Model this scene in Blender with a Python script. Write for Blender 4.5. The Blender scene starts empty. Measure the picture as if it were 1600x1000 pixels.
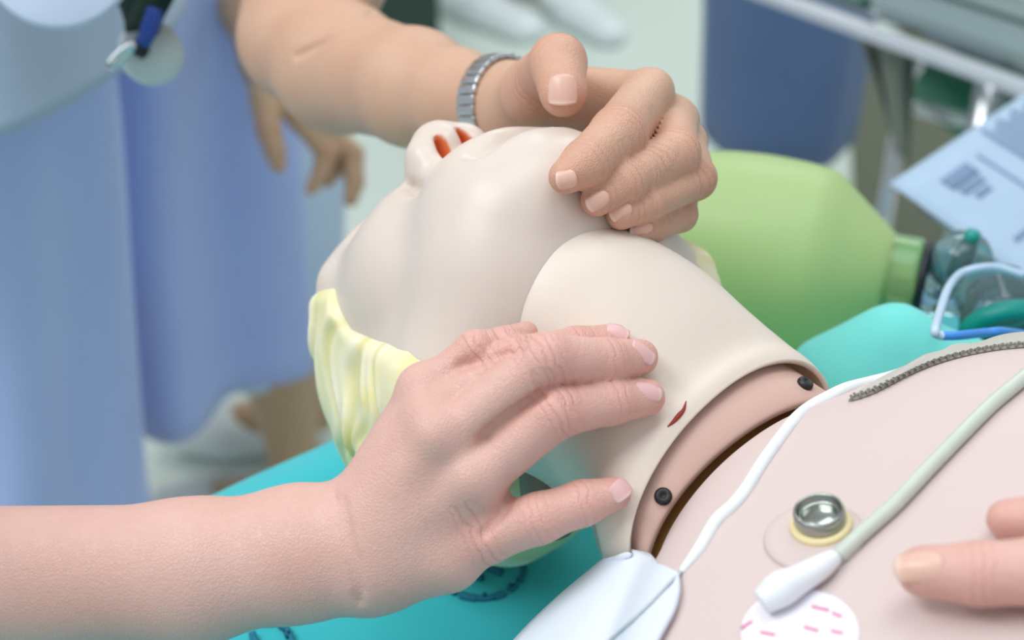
import bpy, bmesh, math, random
import numpy as np
from mathutils import Vector, Matrix, noise as mnoise
from mathutils.bvhtree import BVHTree

S = bpy.context.scene
COL = S.collection
random.seed(4)
rng = np.random.default_rng(4)

# ------------------------------------------------------------------ camera
PITCH = math.radians(33.0)
CAM = np.array([0.0, 0.0, 1.30])
FWD = np.array([0, math.cos(PITCH), -math.sin(PITCH)])
UPV = np.array([0, math.sin(PITCH), math.cos(PITCH)])
RGT = np.array([1.0, 0, 0])
FPX = 50.0 / 36.0 * 1600
cam_d = bpy.data.cameras.new('camera')
cam_d.lens = 50; cam_d.sensor_width = 36; cam_d.clip_start = 0.01; cam_d.clip_end = 60
cam = bpy.data.objects.new('camera', cam_d); COL.objects.link(cam)
cam.location = CAM; cam.rotation_euler = (math.pi / 2 - PITCH, 0, 0)
cam_d.dof.use_dof = True; cam_d.dof.focus_distance = 0.555; cam_d.dof.aperture_fstop = 6.3
S.camera = cam

def ray(px, py):
    return FWD + RGT * ((px - 800) / FPX) + UPV * ((500 - py) / FPX)
def at(px, py, d):
    return CAM + ray(px, py) * d
def onplane(px, py, z):
    r = ray(px, py); return CAM + r * ((z - CAM[2]) / r[2])
def proj(p):
    q = np.asarray(p) - CAM
    d = q @ FWD
    return 800 + q @ RGT / d * FPX, 500 - q @ UPV / d * FPX, d

# ------------------------------------------------------------------ light
S.view_settings.view_transform = 'Standard'
S.view_settings.look = 'None'
S.view_settings.gamma = 1.0
S.view_settings.use_curve_mapping = False
S.view_settings.exposure = 0.0
W = bpy.data.worlds.new('world'); S.world = W; W.use_nodes = True
bg = W.node_tree.nodes['Background']
bg.inputs[0].default_value = (0.90, 0.96, 1.0, 1); bg.inputs[1].default_value = 0.56
def area(name, loc, target, size, power, color):
    L = bpy.data.lights.new(name, 'AREA'); L.shape = 'RECTANGLE'; L.size = size[0]; L.size_y = size[1]
    L.energy = power; L.color = color
    o = bpy.data.objects.new(name, L); COL.objects.link(o); o.location = loc
    o.rotation_euler = (Vector(target) - Vector(loc)).to_track_quat('-Z', 'Y').to_euler()
    return o
area('ceiling_light_panel', (0.16, 0.62, 2.75), (0.14, 0.65, 0.9), (1.3, 0.8), 13.0, (0.94, 0.97, 1.0))
area('ceiling_light_panel', (-1.3, 0.2, 2.75), (-1.2, 0.3, 0), (1.6, 0.9), 34, (0.95, 0.98, 1.0))
area('ceiling_light_panel', (0.9, 3.4, 2.75), (0.9, 3.4, 0), (1.6, 0.9), 36, (0.97, 1.0, 0.98))

# ------------------------------------------------------------------ object helpers
def link(o, parent=None):
    COL.objects.link(o)
    if parent is not None: o.parent = parent
    return o
def tag(o, label=None, cat=None, group=None, kind=None):
    if label: o['label'] = label
    if cat: o['category'] = cat
    if group: o['group'] = group
    if kind: o['kind'] = kind
    return o
def thing(name, label, cat, loc=(0, 0, 0), group=None):
    o = bpy.data.objects.new(name, None); o.empty_display_size = 0.02
    o.location = Vector([float(v) for v in loc]); COL.objects.link(o)
    return tag(o, label, cat, group)
def rawmesh(name, V, F, smooth=True):
    """V (n,3) array, F list/array of tris/quads"""
    me = bpy.data.meshes.new(name)
    V = np.asarray(V, dtype=np.float32)
    if isinstance(F, np.ndarray):
        n, k = F.shape
        me.vertices.add(len(V)); me.vertices.foreach_set('co', V.ravel())
        me.loops.add(n * k); me.loops.foreach_set('vertex_index', F.astype(np.int32).ravel())
        me.polygons.add(n)
        me.polygons.foreach_set('loop_start', np.arange(0, n * k, k, dtype=np.int32))
        me.polygons.foreach_set('loop_total', np.full(n, k, dtype=np.int32))
    else:
        me.from_pydata(V.tolist(), [], [list(map(int, f)) for f in F])
    me.update(calc_edges=True); me.validate()
    if not isinstance(F, np.ndarray):
        bm = bmesh.new(); bm.from_mesh(me); bmesh.ops.recalc_face_normals(bm, faces=bm.faces[:]); bm.to_mesh(me); bm.free()
    if smooth:
        me.polygons.foreach_set('use_smooth', np.ones(len(me.polygons), dtype=bool))
    return me
def mobj(name, V, F, mat, parent=None, smooth=True, attrs=None):
    """mesh object from WORLD coordinates, re-expressed in the parent's frame (parents are unrotated empties or origin meshes)"""
    V = np.asarray(V, dtype=float)
    if parent is not None:
        V = V - ploc(parent)
    else:
        pass
    me = rawmesh(name, V, F, smooth)
    if mat: me.materials.append(mat)
    for k, a in (attrs or {}).items():
        at_ = me.attributes.new(k, 'FLOAT', 'POINT'); at_.data.foreach_set('value', np.asarray(a, dtype=np.float32))
    return link(bpy.data.objects.new(name, me), parent)
def ploc(o):
    v = np.zeros(3)
    while o is not None:
        v = v + np.array(o.location); o = o.parent
    return v

# ------------------------------------------------------------------ materials
def srgb(r, g, b):
    f = lambda c: (c / 255 / 12.92) if c / 255 <= 0.04045 else ((c / 255 + 0.055) / 1.055) ** 2.4
    return (f(r), f(g), f(b), 1)
class NT:
    def __init__(s, name):
        s.m = bpy.data.materials.new(name); s.m.use_nodes = True
        s.t = s.m.node_tree; s.b = s.t.nodes['Principled BSDF']
    def n(s, typ, **kw):
        x = s.t.nodes.new(typ)
        for k, v in kw.items(): setattr(x, k, v)
        return x
    def l(s, a, b): s.t.links.new(a, b)
    def set(s, **kw):
        for k, v in kw.items(): s.b.inputs[k.replace('_', ' ')].default_value = v
    def noise(s, scale, detail=3, rough=0.5, coord=None, vec=None):
        x = s.n('ShaderNodeTexNoise'); x.inputs['Scale'].default_value = scale
        x.inputs['Detail'].default_value = detail; x.inputs['Roughness'].default_value = rough
        s.l(vec if vec is not None else s.obj(), x.inputs['Vector']); return x
    def obj(s):
        if not hasattr(s, '_tc'): s._tc = s.n('ShaderNodeTexCoord')
        return s._tc.outputs['Object']
    def mix(s, fac, a, b, blend='MIX'):
        x = s.n('ShaderNodeMix', data_type='RGBA', blend_type=blend)
        for i, v in ((0, fac), (6, a), (7, b)):
            if hasattr(v, 'is_linked') or isinstance(v, bpy.types.NodeSocket): s.l(v, x.inputs[i])
            else: x.inputs[i].default_value = v
        return x.outputs[2]
    def math(s, op, a, b=0.0, clamp=False):
        x = s.n('ShaderNodeMath', operation=op, use_clamp=clamp)
        for i, v in ((0, a), (1, b)):
            if isinstance(v, bpy.types.NodeSocket): s.l(v, x.inputs[i])
            else: x.inputs[i].default_value = v
        return x.outputs[0]
    def attr(s, name):
        x = s.n('ShaderNodeAttribute'); x.attribute_name = name; return x.outputs['Fac']
    def bump(s, h, strength, dist=0.001):
        x = s.n('ShaderNodeBump'); x.inputs['Strength'].default_value = strength; x.inputs['Distance'].default_value = dist
        s.l(h, x.inputs['Height']); s.l(x.outputs[0], s.b.inputs['Normal']); return x
def plain(name, col, rough=0.5, metal=0.0, var=0.06, scale=40, bump=0.0, bscale=200, spec=0.5, **kw):
    t = NT(name)
    nz = t.noise(scale, 4)
    c2 = tuple(max(0, c * (1 - var * 2.2)) for c in col[:3]) + (1,)
    t.l(t.mix(nz.outputs['Fac'], c2, tuple(min(1, c * (1 + var)) for c in col[:3]) + (1,)), t.b.inputs['Base Color'])
    t.set(Roughness=rough, Metallic=metal, Specular_IOR_Level=spec)
    for k, v in kw.items(): t.b.inputs[k.replace('_', ' ')].default_value = v
    if bump:
        t.bump(t.noise(bscale, 4).outputs['Fac'], bump, 0.001)
    return t.m
def skin_mat(name, base, red, dark, vein=None, rough=0.42, spec=0.45, bump=0.55):
    t = NT(name)
    big = t.noise(28, 3, 0.6)
    c = t.mix(big.outputs['Fac'], base, tuple(base[i] * (0.86, 0.74, 0.70)[i] for i in range(3)) + (1,))
    spk = t.noise(420, 4, 0.6)
    c = t.mix(t.math('MULTIPLY', spk.outputs['Fac'], 0.28), c, dark)
    c = t.mix(t.math('MULTIPLY', t.attr('blush'), 0.75, True), c, red)
    vo = t.n('ShaderNodeTexVoronoi', feature='DISTANCE_TO_EDGE'); vo.inputs['Scale'].default_value = 780
    t.l(t.obj(), vo.inputs['Vector'])
    # wrinkles across the finger, driven by the distance along it
    wn = t.noise(160, 2)
    wav = t.math('SINE', t.math('ADD', t.math('MULTIPLY', t.attr('along'), 1800.0), t.math('MULTIPLY', wn.outputs['Fac'], 8.0)))
    wr = t.math('POWER', t.math('MULTIPLY', t.math('ADD', wav, 1.0), 0.5), 4.0)
    wr = t.math('MULTIPLY', wr, t.attr('crease'))
    c = t.mix(t.math('MULTIPLY', wr, 0.30, True), c, red)
    t.l(c, t.b.inputs['Base Color'])
    edge = t.math('MULTIPLY', t.math('MINIMUM', vo.outputs['Distance'], 0.25), 1.3)
    h = t.math('SUBTRACT', t.math('ADD', edge, t.math('MULTIPLY', spk.outputs['Fac'], 0.5)), t.math('MULTIPLY', wr, 1.5))
    t.bump(h, bump, 0.0006)
    t.set(Roughness=rough, Specular_IOR_Level=spec, Subsurface_Weight=0.12, Subsurface_Scale=0.004)
    t.b.inputs['Subsurface Radius'].default_value = (1.0, 0.35, 0.2)
    return t.m
def vinyl_mat(name, c1, c2, rough=0.42, sss=0.25, scale=9):
    t = NT(name)
    nz = t.noise(scale, 3)
    t.l(t.mix(nz.outputs['Fac'], c1, c2), t.b.inputs['Base Color'])
    t.set(Roughness=rough, Specular_IOR_Level=0.4, Subsurface_Weight=sss, Subsurface_Scale=0.006)
    t.b.inputs['Subsurface Radius'].default_value = (1.0, 0.6, 0.4)
    t.bump(t.noise(500, 3).outputs['Fac'], 0.06, 0.0005)
    return t.m
def cloth_mat(name, col, var=0.08, weave=900, rough=0.85, bump=0.25, sheen=0.2):
    t = NT(name)
    nz = t.noise(6, 3)
    t.l(t.mix(nz.outputs['Fac'], tuple(c * (1 - var) for c in col[:3]) + (1,), tuple(min(1, c * (1 + var)) for c in col[:3]) + (1,)), t.b.inputs['Base Color'])
    t.set(Roughness=rough, Specular_IOR_Level=0.2, Sheen_Weight=sheen)
    w = t.noise(weave, 2); t.bump(w.outputs['Fac'], bump, 0.0006)
    return t.m
def glass_mat(name, col, rough=0.08, trans=1.0, ior=1.35, alpha=1.0):
    t = NT(name)
    nz = t.noise(30, 2)
    t.l(t.mix(nz.outputs['Fac'], col, tuple(min(1, c * 1.1) for c in col[:3]) + (1,)), t.b.inputs['Base Color'])
    t.set(Roughness=rough, IOR=ior, Transmission_Weight=trans, Alpha=alpha)
    return t.m

# ------------------------------------------------------------------ implicit surfaces
def nrm(v):
    v = np.asarray(v, float); return v / (np.linalg.norm(v) + 1e-12)
def smin(a, b, k):
    if k <= 0: return np.minimum(a, b)
    h = np.maximum(k - np.abs(a - b), 0) / k
    return np.minimum(a, b) - h * h * k * 0.25
def smax(a, b, k): return -smin(-a, -b, k)

class Cone:      # tapered capsule, optionally flattened along n by f
    def __init__(s, a, b, ra, rb, n=None, f=1.0):
        s.a, s.b, s.ra, s.rb, s.n, s.f = np.asarray(a, float), np.asarray(b, float), ra, rb, n, f
        if n is not None: s.n = nrm(n)
    def box(s):
        r = max(s.ra, s.rb) * 1.02
        return np.minimum(s.a, s.b) - r, np.maximum(s.a, s.b) + r
    def __call__(s, X, Y, Z):
        ab = s.b - s.a; L2 = ab @ ab + 1e-12
        x, y, z = X - s.a[0], Y - s.a[1], Z - s.a[2]
        t = np.clip((x * ab[0] + y * ab[1] + z * ab[2]) / L2, 0, 1)
        x = x - t * ab[0]; y = y - t * ab[1]; z = z - t * ab[2]
        if s.n is not None:
            e = (x * s.n[0] + y * s.n[1] + z * s.n[2]) * (1 / s.f - 1)
            x = x + e * s.n[0]; y = y + e * s.n[1]; z = z + e * s.n[2]
        return (np.sqrt(x * x + y * y + z * z) - (s.ra + t * (s.rb - s.ra))) * (1 if s.n is None else (0.5 + 0.5 * s.f))
class Ell:       # ellipsoid; R columns are its axes
    def __init__(s, c, r, R=None):
        s.c, s.r = np.asarray(c, float), np.asarray(r, float); s.R = np.eye(3) if R is None else np.asarray(R, float)
    def box(s):
        e = np.sqrt(((s.R * s.r) ** 2).sum(1)); return s.c - e, s.c + e
    def __call__(s, X, Y, Z):
        x, y, z = X - s.c[0], Y - s.c[1], Z - s.c[2]
        q = [(x * s.R[0, i] + y * s.R[1, i] + z * s.R[2, i]) / s.r[i] for i in range(3)]
        k0 = np.sqrt(q[0] ** 2 + q[1] ** 2 + q[2] ** 2) + 1e-9
        k1 = np.sqrt((q[0] / s.r[0]) ** 2 + (q[1] / s.r[1]) ** 2 + (q[2] / s.r[2]) ** 2) + 1e-9
        return k0 * (k0 - 1) / k1
def Ball(c, r): return Cone(c, c, r, r)

class Field:
    def __init__(s, lo, hi, h, pad=0.006):
        s.h = h; s.lo = np.asarray(lo, float) - pad; n = np.ceil((np.asarray(hi, float) + pad - s.lo) / h).astype(int) + 1
        s.n = n; s.D = np.full(n, 1.0, dtype=np.float32)
    def sub(s, box, m):
        a = np.clip(np.floor((box[0] - m - s.lo) / s.h).astype(int), 0, s.n); b = np.clip(np.ceil((box[1] + m - s.lo) / s.h).astype(int) + 1, 0, s.n)
        sl = tuple(slice(int(i), int(j)) for i, j in zip(a, b))
        g = [(s.lo[i] + s.h * np.arange(a[i], b[i])).astype(np.float32) for i in range(3)]
        return sl, g[0][:, None, None], g[1][None, :, None], g[2][None, None, :]
    def add(s, p, k=0.0):
        sl, X, Y, Z = s.sub(p.box(), k + 3 * s.h)
        if min(s.D[sl].shape) == 0: return s
        s.D[sl] = smin(s.D[sl], p(X, Y, Z).astype(np.float32), k); return s
    def cut(s, p, k=0.0):
        sl, X, Y, Z = s.sub(p.box(), k + 3 * s.h)
        if min(s.D[sl].shape) == 0: return s
        s.D[sl] = smax(s.D[sl], -p(X, Y, Z).astype(np.float32), k); return s
    def copy(s):
        o = object.__new__(Field); o.h, o.lo, o.n, o.D = s.h, s.lo, s.n, s.D.copy(); return o
    def mesh(s, smooth=1):
        D = s.D; n = s.n
        ins = D < 0
        c = np.zeros(n - 1, dtype=np.int8)
        for i in (0, 1):
            for j in (0, 1):
                for k in (0, 1):
                    c += ins[i:n[0] - 1 + i, j:n[1] - 1 + j, k:n[2] - 1 + k]
        act = (c > 0) & (c < 8)
        idx = np.argwhere(act)
        vid = np.full(n - 1, -1, dtype=np.int32); vid[act] = np.arange(len(idx))
        cor = np.array([(i, j, k) for i in (0, 1) for j in (0, 1) for k in (0, 1)])
        val = np.stack([D[idx[:, 0] + a, idx[:, 1] + b, idx[:, 2] + d] for a, b, d in cor], 1)
        acc = np.zeros((len(idx), 3)); cnt = np.zeros(len(idx))
        for a in range(8):
            for b in range(a + 1, 8):
                if np.abs(cor[a] - cor[b]).sum() != 1: continue
                va, vb = val[:, a], val[:, b]
                m = (va < 0) != (vb < 0)
                t = np.where(m, va / np.where(m, va - vb, 1), 0)
                acc += np.where(m[:, None], cor[a] + t[:, None] * (cor[b] - cor[a]), 0); cnt += m
        V = s.lo + s.h * (idx + acc / cnt[:, None])
        Q = []
        for ax in range(3):
            u, v = (ax + 1) % 3, (ax + 2) % 3
            sl0 = [slice(None)] * 3; sl1 = [slice(None)] * 3
            sl0[ax] = slice(0, n[ax] - 1); sl1[ax] = slice(1, n[ax])
            for q in (u, v):
                sl0[q] = slice(1, n[q] - 1); sl1[q] = slice(1, n[q] - 1)
            a_, b_ = ins[tuple(sl0)], ins[tuple(sl1)]
            for flip, m in ((False, a_ & ~b_), (True, ~a_ & b_)):
                e = np.argwhere(m)
                if not len(e): continue
                e[:, u] += 1; e[:, v] += 1
                def cell(du, dv):
                    q = e.copy(); q[:, u] += du; q[:, v] += dv
                    return vid[q[:, 0], q[:, 1], q[:, 2]]
                f = np.stack([cell(-1, -1), cell(0, -1), cell(0, 0), cell(-1, 0)], 1)
                Q.append(f[:, ::-1] if flip else f)
        F = np.concatenate(Q)
        F = F[(F >= 0).all(1)]
        for _ in range(smooth):
            V = lap(V, F, 0.5)
        c = V.mean(0); a_, b_, d_ = V[F[:, 0]] - c, V[F[:, 1]] - c, V[F[:, 2]] - c
        if (np.cross(a_, b_) * d_).sum() < 0: F = F[:, ::-1].copy()
        return V, F
def lap(V, F, w):
    a = F.ravel(); b = np.roll(F, -1, 1).ravel()
    n = len(V); c = np.bincount(a, minlength=n) + np.bincount(b, minlength=n)
    out = np.zeros_like(V)
    for i in range(3):
        out[:, i] = np.bincount(a, V[b, i], n) + np.bincount(b, V[a, i], n)
    return V + w * (out / np.maximum(c, 1)[:, None] - V)
def bvh(V, F): return BVHTree.FromPolygons([tuple(v) for v in V], [tuple(int(i) for i in f) for f in F])
def hit(tree, px, py):
    r = tree.ray_cast(Vector(CAM), Vector(nrm(ray(px, py))))
    if r[0] is None: return None, None
    n = np.array(r[1])
    return np.array(r[0]), (-n if n @ ray(px, py) > 0 else n)
def near(tree, p):
    r = tree.find_nearest(Vector(p)); return np.array(r[0]), np.array(r[1])

# ------------------------------------------------------------------ shapes
def catmull(P, n):
    P = np.asarray(P, float); m = len(P)
    Q = np.vstack([2 * P[0] - P[1], P, 2 * P[-1] - P[-2]])
    out = []
    for t in np.linspace(0, m - 1, n):
        i = min(int(t), m - 2); u = t - i
        a, b, c, d = Q[i:i + 4]
        out.append(0.5 * (2 * b + (c - a) * u + (2 * a - 5 * b + 4 * c - d) * u * u + (3 * b - a - 3 * c + d) * u ** 3))
    return np.array(out)
def grid_faces(nu, nv, wrap=False):
    F = []
    for i in range(nu - 1):
        for j in range(nv if wrap else nv - 1):
            k = (j + 1) % nv
            F.append((i * nv + j, i * nv + k, (i + 1) * nv + k, (i + 1) * nv + j))
    return np.array(F)
def tube(P, R, seg=14, n=None, cap=True, flat=None):
    """tube through points P; R radius or list; returns V, F"""
    P = np.asarray(P, float)
    R = np.full(len(P), R) if np.isscalar(R) else np.asarray(R, float)
    if n:
        PR = catmull(np.hstack([P, R[:, None]]), n); P, R = PR[:, :3], PR[:, 3]
    T = np.gradient(P, axis=0); T /= np.linalg.norm(T, axis=1)[:, None] + 1e-12
    u = np.cross(T[0], [0, 0, 1.0]);
    if np.linalg.norm(u) < 1e-3: u = np.array([1.0, 0, 0])
    V = []
    for i in range(len(P)):
        u = u - T[i] * (u @ T[i]); u = nrm(u); w = np.cross(T[i], u)
        for k in range(seg):
            a = 2 * math.pi * k / seg
            V.append(P[i] + R[i] * (math.cos(a) * u + math.sin(a) * w * (flat or 1)))
    F = grid_faces(len(P), seg, True).tolist()
    if cap:
        m = len(P)
        F.append(list(range(seg))[::1]); F.append([(m - 1) * seg + k for k in range(seg)][::-1])
        F = [list(reversed(f)) for f in F]
    return np.array(V), F
def join(parts):
    V, F, o = [], [], 0
    for v, f in parts:
        V.append(np.asarray(v)); F += [[int(i) + o for i in q] for q in f]; o += len(v)
    return np.vstack(V), F
def lathe(profile, c, axis, seg=32, close=True):
    """profile [(r, h)] around axis from point c"""
    axis = nrm(axis); u = nrm(np.cross(axis, [0.3, 0.9, 0.2])); w = np.cross(axis, u)
    V = [np.asarray(c) + axis * h + r * (math.cos(2 * math.pi * k / seg) * u + math.sin(2 * math.pi * k / seg) * w) for r, h in profile for k in range(seg)]
    F = grid_faces(len(profile), seg, True).tolist()
    if close:
        F.append(list(range(seg))); F.append([(len(profile) - 1) * seg + k for k in range(seg)][::-1])
    F = [list(reversed(f)) for f in F]
    return np.array(V), F
def boxm(c, sx, sy, sz, R=None, bev=0.0):
    """bevelled box centred at c with half sizes; R columns axes"""
    bm = bmesh.new(); bmesh.ops.create_cube(bm, size=2.0)
    bmesh.ops.scale(bm, vec=(sx, sy, sz), verts=bm.verts)
    if bev: bmesh.ops.bevel(bm, geom=bm.edges[:], offset=bev, segments=2, profile=0.5, affect='EDGES')
    bm.verts.index_update()
    V = np.array([v.co[:] for v in bm.verts]); F = [[v.index for v in f.verts] for f in bm.faces]; bm.free()
    if R is not None: V = V @ np.asarray(R).T
    return V + np.asarray(c), F
def shell(V, F, nu, nv, th, wrap=False):
    """give an open grid surface (nu x nv) a thickness th along its normals"""
    V = np.asarray(V, float); G = V.reshape(nu, nv, 3)
    du = np.gradient(G, axis=0); dv = np.gradient(G, axis=1)
    if wrap: dv = (np.roll(G, -1, 1) - np.roll(G, 1, 1)) / 2
    N = np.cross(du, dv); N /= np.linalg.norm(N, axis=2)[..., None] + 1e-12
    B = (G + N * th).reshape(-1, 3)
    n = len(V); F2 = [list(f) for f in F] + [[i + n for i in reversed(list(f))] for f in F]
    def side(ids, rev):
        for a, b in zip(ids[:-1], ids[1:]):
            q = [b, a, a + n, b + n]; F2.append(q[::-1] if rev else q)
    r0 = [j for j in range(nv)] + ([0] if wrap else []); r1 = [(nu - 1) * nv + j for j in range(nv)] + ([(nu - 1) * nv] if wrap else [])
    side(r0, False); side(r1, True)
    if not wrap:
        side([i * nv for i in range(nu)], True); side([i * nv + nv - 1 for i in range(nu)], False)
    return np.vstack([V, B]), F2
# ================================================================== frames of the manikin
TH = math.radians(50); EX = math.radians(35); ROLL = math.radians(9)
O = at(760, 576, 0.665)
HEADW = np.array([-math.cos(TH), math.sin(TH), 0])
FOOT = -HEADW
LEFT = np.array([math.sin(TH), math.cos(TH), 0])
ZUP = np.array([0, 0, 1.0])
CROWN = math.cos(EX) * HEADW - math.sin(EX) * ZUP
FACE = math.sin(EX) * HEADW + math.cos(EX) * ZUP
HM = np.stack([LEFT, FACE, CROWN], 1) * 0.01            # head frame, centimetres
LR = math.cos(ROLL) * LEFT + math.sin(ROLL) * ZUP
UR = -math.sin(ROLL) * LEFT + math.cos(ROLL) * ZUP
def hd(a, b, c): return O + HM @ np.array([a, b, c], float)
def bd(s, l, t): return O + 0.01 * (FOOT * s + LR * l + UR * t)   # body frame, centimetres
def tohead(P): return (np.asarray(P) - O) @ (HM * 1e4)
BED_Z = O[2] - 0.098

M_FACE = vinyl_mat('manikin_skin', srgb(220, 208, 198), srgb(216, 201, 189))
M_NECK = vinyl_mat('manikin_neck_vinyl', srgb(234, 221, 209), srgb(231, 214, 200))
M_CHEST = vinyl_mat('manikin_chest_vinyl', srgb(214, 197, 193), srgb(210, 191, 187), rough=0.5)
M_INNER = vinyl_mat('manikin_inner_shell', srgb(218, 184, 172), srgb(210, 172, 158), rough=0.45, sss=0.1)
M_CORE = plain('brown_core', srgb(205, 150, 84), 0.6, scale=80)
def face_mat():
    """vinyl skin with an orange lining inside the two nostril cavities"""
    t = NT('manikin_face_vinyl'); nz = t.noise(9, 3)
    c = t.mix(nz.outputs['Fac'], srgb(220, 208, 198), srgb(216, 201, 189))
    t.l(t.mix(t.attr('nostril'), c, srgb(226, 128, 78)), t.b.inputs['Base Color'])
    t.set(Roughness=0.36, Specular_IOR_Level=0.45, Subsurface_Weight=0.25, Subsurface_Scale=0.006)
    t.b.inputs['Subsurface Radius'].default_value = (1.0, 0.6, 0.4)
    t.bump(t.noise(500, 3).outputs['Fac'], 0.06, 0.0005)
    return t.m
M_FACE = face_mat()
M_BLACKSCREW = plain('black_screw', srgb(34, 32, 34), 0.45)
M_CUT = plain('red_cut', srgb(150, 40, 20), 0.5)

manikin = thing('training_manikin', 'pale vinyl resuscitation manikin lying on its back with chin lifted on teal drape', 'manikin', O)

NOS = np.array([0.66, 9.75, -4.62])
# ---- head: sculpted in head centimetres
def head_field():
    f = Field((-9.5, -11.5, -13.5), (9.5, 13.0, 12.6), 0.155, 0.4)
    A = f.add
    A(Ell((0, -0.6, 1.2), (7.0, 8.2, 5.5)))
    A(Ell((0, 2.9, 1.6), (6.4, 5.75, 4.5)), 1.5)
    A(Ell((0, 2.6, -3.2), (6.1, 5.9, 6.6)), 2.0)
    for s in (-1, 1):
        A(Ell((s * 2.7, 5.2, -2.4), (2.5, 2.9, 2.9)), 2.5)
        A(Cone((s * 4.9, 0.6, -6.6), (s * 1.6, 6.2, -8.6), 2.2, 2.1), 2.2)
        A(Cone((s * 5.6, -0.4, -1.5), (s * 5.0, 0.6, -6.6), 1.9, 2.2), 2.5)
    A(Ell((0, 3.4, -7.6), (5.4, 5.2, 3.6)), 1.8)
    A(Ell((0, 6.6, -9.1), (2.4, 2.1, 1.9)), 1.6)
    A(Ell((0, 6.9, -6.5), (3.3, 2.6, 2.9)), 2.0)
    # brow and eyes
    for s in (-1, 1):
        A(Cone((s * 1.3, 7.3, 1.6), (s * 4.4, 6.3, 1.8), 0.8, 0.7), 1.4)
        f.cut(Ell((s * 3.0, 9.0, 0.0), (1.7, 0.9, 0.9)), 1.0)
        A(Ell((s * 3.05, 6.75, -0.25), (1.45, 1.1, 1.0)), 0.4)
    # nose
    A(Cone((0, 7.7, 0.6), (0, 10.0, -3.0), 0.9, 1.05), 1.1)
    A(Ell((0, 10.2, -3.35), (1.22, 1.12, 1.1)), 0.8)
    for s in (-1, 1):
        A(Ell((s * 1.32, 9.4, -3.75), (0.82, 1.35, 0.95)), 0.7)
    A(Cone((0, 10.3, -4.05), (0, 9.0, -4.5), 0.5, 0.5), 0.4)
    A(Cone((-1.9, 7.3, -2.6), (1.9, 7.3, -2.6), 1.3, 1.3), 1.5)
    # lips
    for s in (-1, 1):
        A(Cone((0, 9.1, -6.2), (s * 2.3, 8.2, -6.7), 0.45, 0.18), 0.6)
        A(Cone((0, 8.95, -7.5), (s * 2.2, 8.2, -6.9), 0.55, 0.18), 0.6)
        f.cut(Cone((0, 9.6, -6.85), (s * 2.9, 8.0, -6.75), 0.22, 0.22), 0.32)
    f.cut(Cone((-1.4, 9.2, -8.5), (1.4, 9.2, -8.5), 0.4, 0.4), 1.2)
    f.cut(Cone((0, 9.8, -5.0), (0, 9.7, -5.8), 0.22, 0.22), 0.5)
    # nasolabial folds, nostrils
    for s in (-1, 1):
        f.cut(Cone((s * 2.2, 8.95, -3.5), (s * 3.1, 8.0, -6.3), 0.14, 0.12), 0.7)
        f.cut(Ell(NOS * (s, 1, 1), (0.28, 0.92, 0.9), rotx(-0.25) @ rotz(s * 0.12)), 0.12)
    return f
def rotx(a): c, s = math.cos(a), math.sin(a); return np.array([[1, 0, 0], [0, c, -s], [0, s, c]])
def roty(a): c, s = math.cos(a), math.sin(a); return np.array([[c, 0, s], [0, 1, 0], [-s, 0, c]])
def rotz(a): c, s = math.cos(a), math.sin(a); return np.array([[c, -s, 0], [s, c, 0], [0, 0, 1]])
hf = head_field()
HV, HF = hf.mesh(2)
HW = O + HV @ HM.T
head_o = mobj('head_skin', HW, HF, M_FACE, manikin)
head_t = bvh(HW, HF)
# nostril linings: colour on a real cavity, so mark the faces inside the nostrils
nost = np.zeros(len(HV))
for s in (-1, 1):
    q = (HV - NOS * (s, 1, 1)) @ (rotx(-0.25) @ rotz(s * 0.12)) / np.array([0.31, 0.95, 0.94])
    nost = np.maximum(nost, np.clip((1.12 - np.sqrt((q ** 2).sum(1))) / 0.12, 0, 1))
an = head_o.data.attributes.new('nostril', 'FLOAT', 'POINT'); an.data.foreach_set('value', nost.astype(np.float32))
# ---- neck: an open sleeve of rings in body centimetres
def loft(rings, nv=96, sub=5, skew=0.0):
    """rings: (s, l0, tc, w, ht, hb, n, slant). returns V grid and counts"""
    R = catmull(np.array(rings, float), (len(rings) - 1) * sub + 1)
    V = []
    for s, l0, tc, w, ht, hb, n, sl in R:
        for k in range(nv):
            a = 2 * math.pi * k / nv
            c, d = math.cos(a), math.sin(a)
            e = 2.0 / n
            l = l0 + w * np.sign(c) * abs(c) ** e
            t = tc + (ht if d > 0 else hb) * np.sign(d) * abs(d) ** e
            V.append(bd(s + sl * (1 - d) - skew * l * min(1, max(0, (s - 9) / 4)), l, t))
    return np.array(V), len(R), nv
NECK = [(3.0, 0, 3.6, 4.2, 6.2, 6.0, 2.0, 0), (5.2, 0.1, 3.8, 4.9, 6.6, 6.2, 2.0, 0), (7.2, 0.7, 4.0, 5.1, 6.3, 6.5, 2.0, 0), (9.2, 1.2, 3.9, 5.15, 5.3, 7.0, 2.1, 0.1),
        (11.2, 1.25, 3.3, 5.45, 4.5, 7.5, 2.1, 0.4), (12.7, 0.9, 2.6, 6.3, 3.95, 8.0, 2.1, 0.8), (13.5, 0.9, 2.35, 6.4, 3.85, 8.0, 2.1, 1.1), (13.9, 0.9, 2.25, 6.35, 3.65, 8.0, 2.1, 1.2)]
V, nu, nv = loft(NECK, skew=0.10)
nkF = grid_faces(nu, nv, True)
neck_t = bvh(V, nkF)
V2, F2 = shell(V, nkF.tolist(), nu, nv, 0.0022, True)
neck_o = mobj('neck_skin', V2, F2, M_NECK, manikin)
PLATE = [(12.0, 0.9, 2.4, 5.7, 3.4, 7.0, 2.1, 0.8), (13.9, 0.9, 2.1, 5.8, 3.25, 7.0, 2.1, 1.0), (14.9, 0.9, 1.8, 6.1, 3.0, 7.4, 2.1, 1.1), (15.05, 0.9, 1.7, 5.9, 2.8, 7.2, 2.1, 1.1)]
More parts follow.
